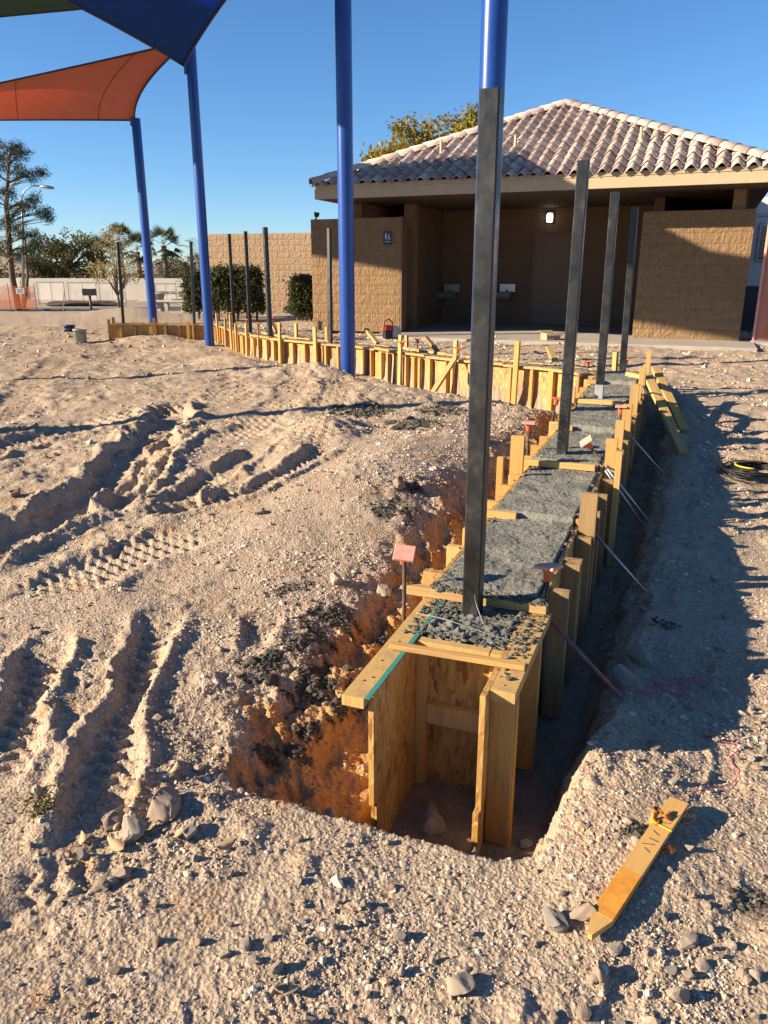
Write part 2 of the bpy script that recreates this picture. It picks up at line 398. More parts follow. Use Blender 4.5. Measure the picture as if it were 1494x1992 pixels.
# ------------------------------------------------------------------ noise
_perm = np.random.default_rng(3).permutation(512).astype(np.int64)
_ang = np.random.default_rng(5).random(512) * 2 * np.pi
_gx, _gy = np.cos(_ang), np.sin(_ang)
def gn(x, y, seed=0):
    xi = np.floor(x).astype(np.int64); yi = np.floor(y).astype(np.int64); xf = x - xi; yf = y - yi
    u = xf * xf * xf * (xf * (xf * 6 - 15) + 10); v = yf * yf * yf * (yf * (yf * 6 - 15) + 10)
    def g(a, b, fx, fy):
        h = _perm[(_perm[(a + seed * 37) & 511] + b) & 511]; return _gx[h] * fx + _gy[h] * fy
    a = g(xi, yi, xf, yf); b = g(xi + 1, yi, xf - 1, yf); c = g(xi, yi + 1, xf, yf - 1); d = g(xi + 1, yi + 1, xf - 1, yf - 1)
    return (a + u * (b - a)) * (1 - v) + (c + u * (d - c)) * v
def fbm(x, y, s, o=4, seed=0, gain=.5):
    t = 0; a = 1.0
    for k in range(o): t = t + a * gn(x / s + k * 17.3, y / s - k * 9.1, seed + k); a *= gain; s *= .5
    return t
def sm(a, b, x):
    t = np.clip((x - a) / (b - a), 0, 1); return t * t * (3 - 2 * t)

# ------------------------------------------------------------------ layout of the forms
D2 = np.array((.3656, .9308)); R2 = np.array((.9308, -.3656)); PC = np.array((.136, 2.186))
def W(t, l, z): return Vector((PC[0] + D2[0] * t + R2[0] * l, PC[1] + D2[1] * t + R2[1] * l, z))
STEPS = [.79, 1.85, 2.92, 3.98, 5.05, 6.1]
TOPS = [.30, .342, .375, .42, .462, .51, .55]
def top_at(t):
    for i, s in enumerate(STEPS):
        if t < s: return TOPS[i]
    return TOPS[-1]
T_END = 6.95
FZ = .55
FAR_PX = [(1142, 724), (1060, 712), (905, 699), (785, 685), (700, 671), (590, 663), (490, 651), (440, 636), (418, 629)]
FAR = [at(x, y, FZ) for x, y in FAR_PX]
def smooth_path(P, n=8):
    out = []
    for i in range(len(P) - 1):
        p0 = P[max(i - 1, 0)]; p1 = P[i]; p2 = P[i + 1]; p3 = P[min(i + 2, len(P) - 1)]
        for k in range(n):
            t = k / n
            out.append(.5 * ((2 * p1) + (p2 - p0) * t + (2 * p0 - 5 * p1 + 4 * p2 - p3) * t * t + (3 * p1 - p0 - 3 * p2 + p3) * t ** 3))
    out.append(P[-1]); return out
FAR_S = smooth_path(FAR, 6)
LEFT = [at(412, 629, FZ), at(330, 629, FZ), at(260, 629.5, FZ), at(214, 630, FZ)]
def poly_dist(x, y, P):
    best = np.full(x.shape, 1e9); side = np.zeros(x.shape); par = np.zeros(x.shape); acc = 0.0
    for a, b in zip(P[:-1], P[1:]):
        ax, ay = a[0], a[1]; dx, dy = b[0] - ax, b[1] - ay; L = math.hypot(dx, dy)
        if L < 1e-9: continue
        t = np.clip(((x - ax) * dx + (y - ay) * dy) / (L * L), 0, 1)
        d = np.hypot(x - ax - t * dx, y - ay - t * dy)
        sd = ((x - ax) * dy - (y - ay) * dx) / L
        m = d < best; best = np.where(m, d, best); side = np.where(m, sd, side); par = np.where(m, acc + t * L, par); acc += L
    return best, side, par, acc

# ------------------------------------------------------------------ terrain
def gz(px, py, z=0.05): p = at(px, py, z); return (p.x, p.y)
RUTS = [  # photo track lines laid on the ground: points, half width, depth, ridge, tread
    ([gz(150, 1680, 0), gz(190, 1520, 0), gz(235, 1390, 0), gz(285, 1270, .02), gz(330, 1190, .03)], .085, .055, .045, 1),
    ([gz(-60, 1560, 0), gz(20, 1430, 0), gz(75, 1300, .02), gz(110, 1220, .03)], .09, .05, .045, 1),
    ([gz(-120, 1110), gz(0, 1045), gz(120, 1000), (gz(215, 945)), gz(270, 890), gz(325, 840), gz(345, 800, .1)], .19, .09, .08, 0),
    ([gz(-150, 930), gz(0, 880), gz(110, 855), gz(210, 835, .1)], .16, .05, .07, 1),
    ([gz(200, 1010), gz(290, 930), gz(330, 880), gz(370, 840, .1)], .13, .04, .07, 0),
    ([gz(310, 1010), gz(380, 960), gz(450, 920, .1), gz(520, 880, .1)], .13, .05, .06, 1),
    ([gz(240, 1010), gz(400, 985, .08), gz(500, 965, .1), gz(580, 925, .12), gz(650, 885, .15)], .12, .05, .05, 1),
    ([gz(40, 1160), gz(170, 1100), gz(300, 1060), gz(400, 1025)], .20, .035, .03, 1),
    ([gz(470, 1290, .05), gz(510, 1210, .05), gz(535, 1160, .08)], .07, .03, .02, 0),
    ([gz(590, 905, .1), gz(640, 830, .12), gz(660, 780, .14), gz(640, 730, .16), gz(590, 700, .18)], .20, .02, .015, 2),
    ([gz(450, 870, .1), gz(560, 800, .13), gz(590, 750, .15), gz(570, 715, .16)], .20, .02, .015, 2),
    ([gz(0, 830, .1), gz(60, 760, .1), gz(110, 715, .13), gz(130, 690, .15)], .22, .02, .02, 2),
    ([gz(100, 840, .1), gz(300, 810, .12), gz(420, 790, .14), gz(470, 760, .15)], .2, .02, .015, 2),
    ([gz(170, 690, .15), gz(215, 700, .15), gz(250, 690, .15), gz(255, 672, .16)], .25, .02, .015, 2),
    ([gz(-60, 1990, 0), gz(60, 1780, 0), gz(150, 1700, 0)], .07, .018, .012, 1),
    ([gz(-100, 1800, 0), gz(20, 1735, 0), gz(180, 1690, 0), gz(280, 1650, 0)], .08, .02, .015, 1),
]
def building_pad(x, y):
    rx = x + 1.6; ry = y - 17.9
    s = rx * .927 - ry * .375; w = rx * .375 + ry * .927
    return sm(-2.5, -.2, s) * sm(-3.2, -.8, w)
def terrain(x, y):
    r = np.hypot(x, y)
    leftk = sm(-.5, -4.5, x)
    z = .30 * sm(2.6, 10.5, y) * (1 - .45 * leftk)
    z = z + .13 * sm(17, 25, y) * 0 - .12 * sm(20, 32, y) * leftk - .15 * sm(34, 60, y)
    z = z * (1 - building_pad(x, y)) + .30 * building_pad(x, y) * sm(-99, -98, x)
    px_, py_ = x - PC[0], y - PC[1]
    t = px_ * D2[0] + py_ * D2[1]; l = px_ * R2[0] + py_ * R2[1]
    # spoil along the left of the trench, bank on the right
    wob = .12 * fbm(x, y, .8, 3, 11)
    z = z + .13 * np.exp(-((l + 1.5 + wob) / .8) ** 2) * sm(1.0, 2.6, t) * sm(5.4, 3.4, t)
    z = z + .03 * np.exp(-((l + 1.2 + wob) / .5) ** 2) * sm(-.3, .6, t) * sm(8, 6, t)
    z = z - .065 * sm(.3, .7, l) * sm(2.6, 1.2, l) * sm(.3, 1.2, t) * sm(7.2, 5.5, t)
    z = z + .05 * np.exp(-((l - .62) / .22) ** 2 - ((t + .05) / .5) ** 2)
    for cx, cy, h, sx, sy in MOUNDS:
        z = z + h * np.exp(-((x - cx) / sx) ** 2 - ((y - cy) / sy) ** 2)
    # wheel ruts
    rmask = np.zeros_like(x)
    for P, hw, dep, rid, tread in RUTS:
        xs = [p[0] for p in P]; ys = [p[1] for p in P]; pad = hw * 3
        mk = (x > min(xs) - pad) & (x < max(xs) + pad) & (y > min(ys) - pad) & (y < max(ys) + pad)
        if not mk.any(): continue
        xx, yy = x[mk], y[mk]
        d, sd, s, L = poly_dist(xx, yy, P)
        d0 = d; d = np.abs(d + hw * (.55 * fbm(xx, yy, .35, 3, 97) + .25 * fbm(xx, yy, .07, 2, 98)))
        hwn = hw * (1 + .35 * fbm(xx, yy, .5, 3, 23))
        fade = sm(0, .35, s) * sm(L, L - .35, s)
        dz = -.85 * dep * np.exp(-(d / hwn) ** 6) + .75 * rid * np.exp(-((d - 1.35 * hwn) / (.34 * hwn)) ** 2) * np.clip(.72 + .55 * fbm(xx, yy, .45, 3, 29, .5) + .25 * fbm(xx, yy, .07, 3, 30, .6), .15, 1.15)
        if tread:
            lam = .075 if tread == 1 else .11
            ph = (s + .7 * np.abs((sd / .045) % 2 - 1) * .045) * 2 * np.pi / lam
            dz = dz + (.011 if tread == 1 else .018) * np.tanh(2 * np.sin(ph)) * np.exp(-(d0 / (hwn * 1.05)) ** 6) * sm(-.45, .0, fbm(xx, yy, .5, 2, 31))
            rmask[mk] = np.maximum(rmask[mk], np.exp(-(d0 / hwn) ** 4) * fade)
        zz = z[mk] + dz * fade; z[mk] = zz
    # rough soil
    rough = (.25 + .75 * sm(-.25, .35, fbm(x, y, 1.1, 3, 41))) * (1 - .8 * rmask)
    z = z + .055 * fbm(x, y, 1.3, 3, 1) * sm(60, 20, r)
    z = z + .020 * rough * fbm(x, y, .30, 4, 6, .55) * sm(30, 10, r)
    b = np.abs(fbm(x, y, .085, 3, 9, .6))
    z = z + .012 * rough * (b - .25) * sm(16, 7, r)
    z = z + .0045 * (1 - .6 * rmask) * fbm(x, y, .028, 2, 13, .7) * sm(7, 3.5, r)
    z = z + .030 * (.4 + .6 * rough) * fbm(x, y, .22, 4, 91, .6) * sm(4, 8, r) * sm(40, 18, r)
    hum = np.clip(fbm(x, y, .16, 2, 57) - .10, 0, 1)
    z = z + .045 * hum * rough * sm(12, 6, r)
    for fx, fy, fa in PRINTS:
        u_ = (x - fx) * math.cos(fa) + (y - fy) * math.sin(fa); v_ = -(x - fx) * math.sin(fa) + (y - fy) * math.cos(fa)
        q_ = (u_ / .15) ** 4 + (v_ / (.05 - .012 * np.cos(u_ / .05))) ** 4
        z = z - .009 * np.exp(-q_) + .004 * np.exp(-((q_ ** .25 - 1.25) / .22) ** 2) * (1 + fbm(x, y, .06, 2, 77)) + .0016 * np.exp(-q_) * np.sin(u_ * 300 + 2 * fbm(x, y, .05, 2, 79)) * sm(-.1, .3, fbm(x, y, .15, 2, 78) + .1)
    # near trench
    edge = .05 * fbm(x, y, .35, 3, 17)
    floor = np.interp(t, [-.4, 0, 7], [-.33, -.33, .0]) + .02 * fbm(x, y, .2, 3, 19)
    lw = np.interp(t, [-.3, .3, 1.5, 3, 6, 7], [.56, .62, .64, .64, .55, .4])
    ml = np.clip((l + .27 + lw + edge) / lw, 0, 1); ml = ml ** 1.0
    re = np.interp(t, [-.4, .06, .3, .7, 1.5, 3, 6.5], [.36, .39, .43, .47, .50, .54, .54])
    rw = np.interp(t, [-.4, .5, 1.5, 6.5], [.10, .16, .24, .26])
    mr = np.clip((re + rw * .5 - l + edge) / rw, 0, 1)
    mf = np.clip((t + .29 + edge * .6 + .12 * np.maximum(-l - .30, 0)) / .14, 0, 1)
    mb = np.clip((7.15 - t + 0 * l) / .3, 0, 1)
    m = ml * mr * mf * mb
    m = m * m * (3 - 2 * m) * .5 + m * .5
    lside = sm(-.20, -.25, l)
    floor = floor * (1 - lside) + (z - .215 + .02 * fbm(x, y, .2, 3, 19)) * lside
    z = z * (1 - m) + floor * m
    bank = 4 * m * (1 - m); z = z + bank * (.055 * fbm(x, y, .16, 5, 63, .62) + .02 * np.sin(m * 14 + 3 * fbm(x, y, .3, 2, 65)))
    # trench in front of the far forms, raised fill behind them
    d, sd, s, L = poly_dist(x, y, [(p.x, p.y) for p in FAR_S])
    front = sd < 0
    dep = np.interp(s, [0, 2.5, 5, 8, 12], [.02, .06, .14, .20, .20])
    mfar = sm(1.15, .25, d) * np.where(front, 1, 0) * sm(2, .0, np.abs(np.minimum(s, 1.0) - .7)) * sm(-.2, .1, s)
    mfar = np.where((l > -.3) & (t < 7.2), 0, mfar)
    z = z * (1 - mfar) + (dep + .03 * fbm(x, y, .3, 3, 43)) * mfar
    mbk = np.where((~front) & (d < 2.2), sm(2.2, .5, d), 0) * np.where(l < .3, 1, 0)
    z = z * (1 - mbk) + (.44 + .02 * fbm(x, y, .25, 3, 47)) * mbk
    # attributes
    nz = fbm(x, y, .25, 4, 53)
    orange = sm(.10, .42, m + .45 * nz) * (.8 + .2 * sm(-.3, .2, fbm(x, y, .5, 3, 55))) * np.where(l < -.2, 1, 0) * sm(7.2, 6.2, t)
    orange = orange + .5 * np.where(l >= .15, 1, 0) * sm(.2, .5, m + .3 * nz) * .2
    orange = np.maximum(orange, .55 * sm(.0, .35, nz + .1) * np.exp(-((x - .72) / .16) ** 2 - ((y - 1.85) / .07) ** 2))
    wet = np.zeros_like(x)
    for cx, cy, rad, k in SPILLS:
        q = np.hypot(x - cx, y - cy) / rad
        wet = np.maximum(wet, k * sm(.10, .55, .75 * (1.15 - q) + 1.15 * fbm(x, y, .11, 4, 61, .65)) * (q < 1.9))
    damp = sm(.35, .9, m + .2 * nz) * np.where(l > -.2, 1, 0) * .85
    damp = np.maximum(damp, .3 * sm(-.05, .3, nz + .1) * np.exp(-((l + 1.1) / .25) ** 2) * (1 - np.clip(orange, 0, 1)) * sm(-.6, .2, t) * sm(5, 2.5, t))
    return z, orange, wet, damp
_pa = Vector((-.51, 11.13)); 
MOUNDS = [(-.55, 10.9, .14, .7, .6), (-.1, 8.9, .06, .7, .6), (-3.4, 15.0, .08, 1.0, .7), (-5.0, 16.9, .14, 1.2, .6),
          (-.52, 6.9, .17, .28, .5), (-.75, 6.2, .08, .2, .5), (-2.2, 12.6, .12, .9, .6), (-6.2, 15.6, .10, .7, .4), (-9.0, 28.0, .35, 2.0, 1.0),
          (.2, 7.3, .05, .5, .5), (-9.9, 21.5, -.35, 1.7, .35), (-9.3, 20.2, .14, 1.3, .4), (-7.4, 18.6, .12, .8, .35), (-.1, 5.4, .06, .5, .6)]
PRINTS = [(-.2, 1.35, .5), (.55, 1.35, 1.2), (-.45, 1.15, .2), (.95, 1.6, .8), (1.15, 2.2, 1.1), (1.35, 2.9, 1.3), (.25, 1.18, 1.7), (1.5, 3.8, 1.2), (-1.9, 3.6, 1.2), (-1.6, 4.3, 1.4)]
SPILLS = [(*gz(700, 800, .25), .32, 1), (*gz(800, 830, .25), .26, 1), (*gz(590, 1265, .1), .14, 1), (*gz(520, 1255, .1), .10, .9), (*gz(640, 1160, .12), .13, .9), (*gz(640, 1330, 0), .08, 1), (*gz(600, 1215, .1), .12, .7), (*gz(690, 1285, .05), .08, .9),
          (*gz(520, 1390, .05), .06, .9), (*gz(570, 1450, -.1), .06, .9), (*gz(600, 1420, -.1), .05, .9), (*gz(740, 1180, .1), .10, .8), (*gz(560, 1120, .12), .10, .5), (*gz(1235, 1645, 0), .055, 1),
          (*gz(1480, 1760, 0), .08, .6), (*gz(760, 985, .2), .14, .8), (*gz(800, 950, .2), .12, .6), (*gz(860, 800, .25), .25, .8), (*gz(1300, 1160, .1), .06, .4)]
az_d = np.concatenate([np.linspace(-180, -50, 16)[:-1], np.linspace(-50, -30, 30)[:-1], np.linspace(-30, 30, 520), np.linspace(30, 50, 30)[1:], np.linspace(50, 180, 16)[1:-1]])
rad_ = np.concatenate([np.linspace(.25, .9, 40)[:-1], .9 * np.exp(np.arange(0, 900) * .00385), ])
rad_ = np.concatenate([rad_[rad_ < 24], 24 * np.exp(np.linspace(0, math.log(2500 / 24), 90))])
A_, R_ = np.meshgrid(np.radians(az_d), rad_)
GX, GY = (R_ * np.sin(A_)), (R_ * np.cos(A_))
gz_, g_or, g_wet, g_damp = terrain(GX.ravel(), GY.ravel())
nA, nR = len(az_d), len(rad_)
ii = np.arange((nR - 1) * nA).reshape(nR - 1, nA)
quad = np.stack([ii, np.roll(ii, -1, 1), np.roll(ii, -1, 1) + nA, ii + nA], -1).reshape(-1, 4)[:, ::-1]
me = mesh_np('ground', np.stack([GX.ravel(), GY.ravel(), gz_], -1), quad, 'dirt', True)
ca = me.color_attributes.new('soil', 'FLOAT_COLOR', 'POINT')
cdat = np.stack([np.clip(g_or, 0, 1), np.clip(g_wet, 0, 1), np.clip(g_damp, 0, 1), np.ones_like(g_or)], -1).astype(np.float32)
ca.data.foreach_set('color', cdat.ravel())
ground = put('ground', me); ground['kind'] = 'structure'
GZ2 = gz_.reshape(nR, nA)
def H(x, y):
    a_ = math.degrees(math.atan2(x, y)); r_ = min(max(math.hypot(x, y), .26), 2400)      # read the built sheet itself
    i = min(max(int(np.searchsorted(az_d, a_)) - 1, 0), nA - 2); j = min(max(int(np.searchsorted(rad_, r_)) - 1, 0), nR - 2)
    u = (a_ - az_d[i]) / (az_d[i + 1] - az_d[i]); v = (r_ - rad_[j]) / (rad_[j + 1] - rad_[j])
    return float((GZ2[j, i] * (1 - u) + GZ2[j, i + 1] * u) * (1 - v) + (GZ2[j + 1, i] * (1 - u) + GZ2[j + 1, i + 1] * u) * v)
def HV(x, y): return terrain(np.asarray(x, float), np.asarray(y, float))

# ------------------------------------------------------------------ gravel (uncountable) and single stones
ICO_V = []; 
bm = bmesh.new(); bmesh.ops.create_icosphere(bm, subdivisions=1, radius=1); bm.verts.ensure_lookup_table()
ICO_V = np.array([v.co[:] for v in bm.verts]); ICO_F = np.array([[v.index for v in f.verts] for f in bm.faces]); bm.free()
OCT_V = np.array([(1, 0, 0), (-1, 0, 0), (0, 1, 0), (0, -1, 0), (0, 0, 1), (0, 0, -1)], float)
OCT_F = np.array([(0, 2, 4), (2, 1, 4), (1, 3, 4), (3, 0, 4), (2, 0, 5), (1, 2, 5), (3, 1, 5), (0, 3, 5)])
def stones(name, X, Y, Z, S, tint, mat='stone', flat=.65, base=None):
    ICO_V, ICO_F = base or (globals()['ICO_V'], globals()['ICO_F'])
    n = len(X); k = len(ICO_V)
    J = 1 + .55 * (rng.random((n, k)) - .5)
    sc = np.stack([.75 + .6 * rng.random(n), .75 + .6 * rng.random(n), flat * (.7 + .6 * rng.random(n))], -1)
    V = ICO_V[None] * J[:, :, None] * sc[:, None, :] * S[:, None, None]
    a = rng.random(n) * 6.283; ca_, sa = np.cos(a)[:, None], np.sin(a)[:, None]
    tl = (rng.random(n) - .5)[:, None] * 1.0
    x = V[..., 0] * ca_ - V[..., 1] * sa; y = V[..., 0] * sa + V[..., 1] * ca_; z = V[..., 2] + tl * V[..., 0]
    V = np.stack([x + X[:, None], y + Y[:, None], z + Z[:, None]], -1).reshape(-1, 3)
    F = (ICO_F[None] + (np.arange(n) * k)[:, None, None]).reshape(-1, 3)
    me = mesh_np(name, V, F, mat, False)
    c = me.color_attributes.new('tint', 'FLOAT_COLOR', 'POINT')
    cc = np.concatenate([np.repeat(tint, k, 0), np.ones((n * k, 1))], -1).astype(np.float32)
    c.data.foreach_set('color', cc.ravel()); return me
def scatter(NG, r0, r1, szfun, clump, base, zoff):
    rr = r0 * np.exp(rng.random(NG) * math.log(r1 / r0)); aa = np.radians((rng.random(NG) - .5) * 64)
    gx, gy = rr * np.sin(aa), rr * np.cos(aa)
    tl_ = (gx - PC[0]) * D2[0] + (gy - PC[1]) * D2[1]; ll_ = (gx - PC[0]) * R2[0] + (gy - PC[1]) * R2[1]
    cl = fbm(gx, gy, .45, 3, 71) + .8 * np.exp(-((ll_ + 1.0) / .5) ** 2) * sm(-.5, .5, tl_)
    keep = (rng.random(NG) < clump + (1 - clump) * sm(-.3, .4, cl)) & ~((tl_ > -.1) & (np.abs(ll_) < .27)) & np.where(gx < -.7, rng.random(NG) < .65, True)
    gx, gy, rr = gx[keep], gy[keep], rr[keep]
    gzz, g_o, g_w, g_d = HV(gx, gy)
    S = szfun(rr, len(gx)); 
    S = S * (.75 + .5 * sm(-.4, .4, fbm(gx, gy, .6, 2, 73)))
    pal = np.array([(.48, .355, .245), (.58, .45, .325), (.40, .29, .20), (.60, .50, .39), (.52, .385, .27), (.34, .25, .18), (.76, .66, .53), (.68, .56, .43)])
    gband = np.exp(-((ll_[keep] + 1.15) / .6) ** 2) * sm(-.6, .3, tl_[keep]) * sm(6, 4, tl_[keep])
    tint = pal[rng.integers(0, len(pal), len(gx))] * (.85 + .3 * rng.random((len(gx), 1))) * (1 + .22 * gband[:, None])
    k = .85 * np.clip(g_o, 0, 1)[:, None]; tint = tint * (1 - k) + k * np.array((.48, .235, .085))
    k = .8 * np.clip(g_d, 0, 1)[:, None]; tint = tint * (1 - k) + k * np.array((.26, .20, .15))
    k = .9 * np.clip(g_w * 1.5, 0, 1)[:, None]; tint = tint * (1 - k) + k * np.array((.105, .095, .075)) * (.6 + .8 * rng.random((len(gx), 1)))
    return gx, gy, gzz + S * zoff, S, tint
q = scatter(24000, .85, 10, lambda r, n: np.clip((.0018 + .00095 * r) * np.exp(rng.standard_normal(n) * .5), .0016, .017), .10, None, .1)
gv = put('gravel', stones('gravel', *q)); tag(gv, 'loose pale gravel strewn over the churned dirt', 'gravel', kind='stuff')
q = scatter(125000, .8, 8, lambda r, n: np.clip((.0012 + .00055 * r) * np.exp(rng.standard_normal(n) * .4), .0010, .009), .28, None, .2)
gv = put('gravel', stones('dirt_crumbs', *q, base=(OCT_V, OCT_F))); gv.name = 'dirt_crumbs'; tag(gv, 'fine tan dirt crumbs covering the churned ground', 'dirt crumbs', kind='stuff')
q = scatter(24000, 6.5, 22, lambda r, n: np.clip((.0010 * r) * np.exp(rng.standard_normal(n) * .5), .004, .05), .35, None, .15)
gv = put('gravel', stones('far_clods', *q, base=(OCT_V, OCT_F))); gv.name = 'dirt_clods'; tag(gv, 'scattered tan clods on the more distant bare dirt', 'dirt clods', kind='stuff')
# crumbs of spilled concrete
SX, SY = [], []
for cx, cy, rad, k in SPILLS:
    n = int(800 * k * max(.35, (rad / .14))); a = rng.random(n) * 6.283; q = rng.random(n) ** .6 * rad * 1.5
    SX.append(cx + q * np.cos(a)); SY.append(cy + q * np.sin(a))
SX, SY = np.concatenate(SX), np.concatenate(SY)
sz_, _, sw, _ = HV(SX, SY); kp = sw > .1 + .5 * rng.random(len(sw)); SX, SY, sz_ = SX[kp], SY[kp], sz_[kp]
SS = .0042 * np.exp(rng.standard_normal(len(SX)) * .55) * (.7 + .16 * np.hypot(SX, SY))
me = stones('concrete_crumbs', SX, SY, sz_ + SS * .1, SS, np.tile(np.array((.10, .09, .072)), (len(SX), 1)) * (.6 + .8 * rng.random((len(SX), 1))))
tag(put('concrete_crumbs', me), 'dark crumbs of spilled wet concrete on the dirt', 'concrete crumbs', kind='stuff')
# rocks
def rock_mesh(seed, sub=3, amp=.2, flat=.7, cut=.62, smooth=True):
    r_ = random.Random(seed); bm = bmesh.new(); bmesh.ops.create_icosphere(bm, subdivisions=sub, radius=1)
    off = Vector((r_.random() * 50, r_.random() * 50, r_.random() * 50)); sx, sy = .8 + .5 * r_.random(), .7 + .4 * r_.random()
    pl = [Vector((r_.gauss(0, 1), r_.gauss(0, 1), r_.gauss(0, 1))).normalized() for _ in range(11)]
    for v in bm.verts:
        n = v.co.normalized()
        for p in pl:
            d = v.co.dot(p) - cut
            if d > 0: v.co -= p * d * .96
        v.co *= 1 + amp * mnoise.noise(n * 1.7 + off) + amp * .35 * mnoise.noise(n * 5 + off) + amp * .2 * mnoise.noise(n * 13 + off)
        v.co = Vector((v.co.x * sx, v.co.y * sy, v.co.z * flat))
    me = bpy.data.meshes.new('rock'); bm.to_mesh(me); bm.free(); me.materials.append(M['rock'])
    me.polygons.foreach_set('use_smooth', [smooth] * len(me.polygons)); return me
RM = [rock_mesh(i, 2, .16, .7, .5, False) for i in range(12)]; RB = [rock_mesh(40 + i, 4, .15, .75, .52) for i in range(8)]
def rock_at(px, py, wpx, label, k=0, z=.03, sink=.3, group=None, rz=None, fl=1):
    p = at(px, py, z); hh = H(p.x, p.y); p = at(px, py, hh); hh = H(p.x, p.y); p = at(px, py, hh)
    zc = (p - cam.location).dot(Vector((0, CP, -SP))); s = wpx / FPX * zc / 2 * 1.2
    o = put('rock', RB[k % len(RB)], None, T(p.x, p.y, H(p.x, p.y) + s * (.6 - sink)) @ Matrix.Rotation(rz if rz is not None else k * 1.3, 4, 'Z') @ Matrix.Diagonal((s, s, s * fl, 1)))
    return tag(o, label, 'rock', group)
rock_at(325, 1580, 82, 'largest pale boulder, beside the pit at the end of a wheel rut', 0)
rock_at(370, 1622, 42, 'rounded grey stone touching the foot of the largest boulder', 1)
rock_at(262, 1625, 68, 'brownish flat stone just below the largest boulder', 2, fl=.7)
rock_at(220, 1600, 58, 'long pale stone among the cluster below the rut', 3, fl=.6)
rock_at(72, 1545, 30, 'pale block of stone beside the small weed', 4)
rock_at(240, 1705, 45, 'angular pale stone below the cluster of boulders', 5)
rock_at(200, 1722, 44, 'flat pinkish slab of stone in the lower tyre track', 6, fl=.4)
rock_at(890, 1925, 62, 'smooth egg shaped grey stone alone near the bottom edge', 7, fl=1.1)
rock_at(1078, 1800, 56, 'rough grey lump of stone left of the orange stake', 1, rz=2.1)
rock_at(1140, 1783, 62, 'rough grey lump of stone touching the orange stake', 5, rz=.4)
rock_at(1163, 1895, 36, 'upright pale stone with a long shadow below the stake tip', 3, fl=1.5)
rock_at(748, 1137, 44, 'round white stone beside the rebar at the trench edge', 0, z=.1)
rock_at(655, 1133, 34, 'tan stone on the trench edge left of the white stone', 2, z=.1)
rock_at(645, 1590, 32, 'tan stone on the orange slope beside the form', 4, z=-.2)
rock_at(925, 1655, 44, 'pale stone on the lip in front of the form', 6)
rock_at(775, 955, 34, 'pale stone on the spoil mound beside the trench', 3, z=.2)
rock_at(505, 1000, 32, 'white flat stone at the foot of the crescent shaped ridge', 5, z=.1, fl=.6)
rock_at(1215, 1330, 62, 'bluish broken rock in the shaded trench side, lower of two', 2, z=0)
rock_at(1250, 1290, 60, 'bluish broken rock in the shaded trench side, upper of two', 4, z=0)
rock_at(1020, 1625, 30, 'dark broken stone on the trench rim right of the form', 7)
rock_at(30, 965, 30, 'pinkish stone on the outer rut ridge', 1, z=.1)
rock_at(840, 1600, 62, 'brown rock lying on the trench floor inside the form mouth', 6, z=-.3)
npeb = 0
for i in range(900):
    if npeb >= 190: break
    r_ = 1.0 * math.exp(random.random() * math.log(5.5)); a_ = R(random.uniform(-29, 29)); x, y = r_ * math.sin(a_), r_ * math.cos(a_)
    dx, dy = x - PC[0], y - PC[1]; t_, l_ = dx * D2[0] + dy * D2[1], dx * R2[0] + dy * R2[1]
    if (t_ > -.15 and abs(l_) < .3): continue
    if x < -.8 and random.random() < .45: continue
    s = min(.045, .0115 * math.exp(random.gauss(0, .42)) * (1 + .16 * r_)); hh = H(x, y)
    o = put('stone', random.choice(RM), None, T(x, y, hh + s * .3) @ Matrix.Rotation(random.random() * 6.28, 4, 'Z') @ Matrix.Rotation(random.uniform(-.4, .4), 4, 'X') @ Matrix.Diagonal((s, s, s, 1)))
    lb = (('small loose stone on the near dirt left of the survey stake and below the pit' if x < .55 else 'small loose stone on the near dirt round the survey stake') if t_ < -.3 and x > -.55 else
          'small loose stone on the rutted dirt left of the pit' if l_ < -1.6 else 'small loose stone on the spoil bank beside the near form' if l_ < 0 else 'small loose stone on the shaded right bank of the trench')
    tag(o, lb, 'stone', lb.replace('small loose stone', 'small loose stones')); npeb += 1

for cpx, cpy, sp_, nn, lb in ((1330, 1870, .16, 34, 'small pale stone in the gravel patch below the survey stake'), (610, 1905, .18, 26, 'small pale stone in the gravel patch left of the egg shaped stone'), (250, 1650, .15, 24, 'small pale stone in the rubble round the boulder cluster'), (1420, 1450, .22, 22, 'small pale stone on the sunlit dirt by the pink string')):
    c_ = at(cpx, cpy, 0); g = random.Random(cpx)
    for i in range(nn):
        x, y = c_.x + g.gauss(0, sp_), c_.y + g.gauss(0, sp_ * .7); s = min(.042, .015 * math.exp(g.gauss(0, .4)))
        o = put('stone', g.choice(RM), None, T(x, y, H(x, y) + s * .35) @ Matrix.Rotation(g.random() * 6.28, 4, 'Z') @ Matrix.Rotation(g.uniform(-.5, .5), 4, 'X') @ Matrix.Diagonal((s, s, s, 1)))
        tag(o, lb, 'stone', lb.replace('small pale stone', 'small pale stones'))
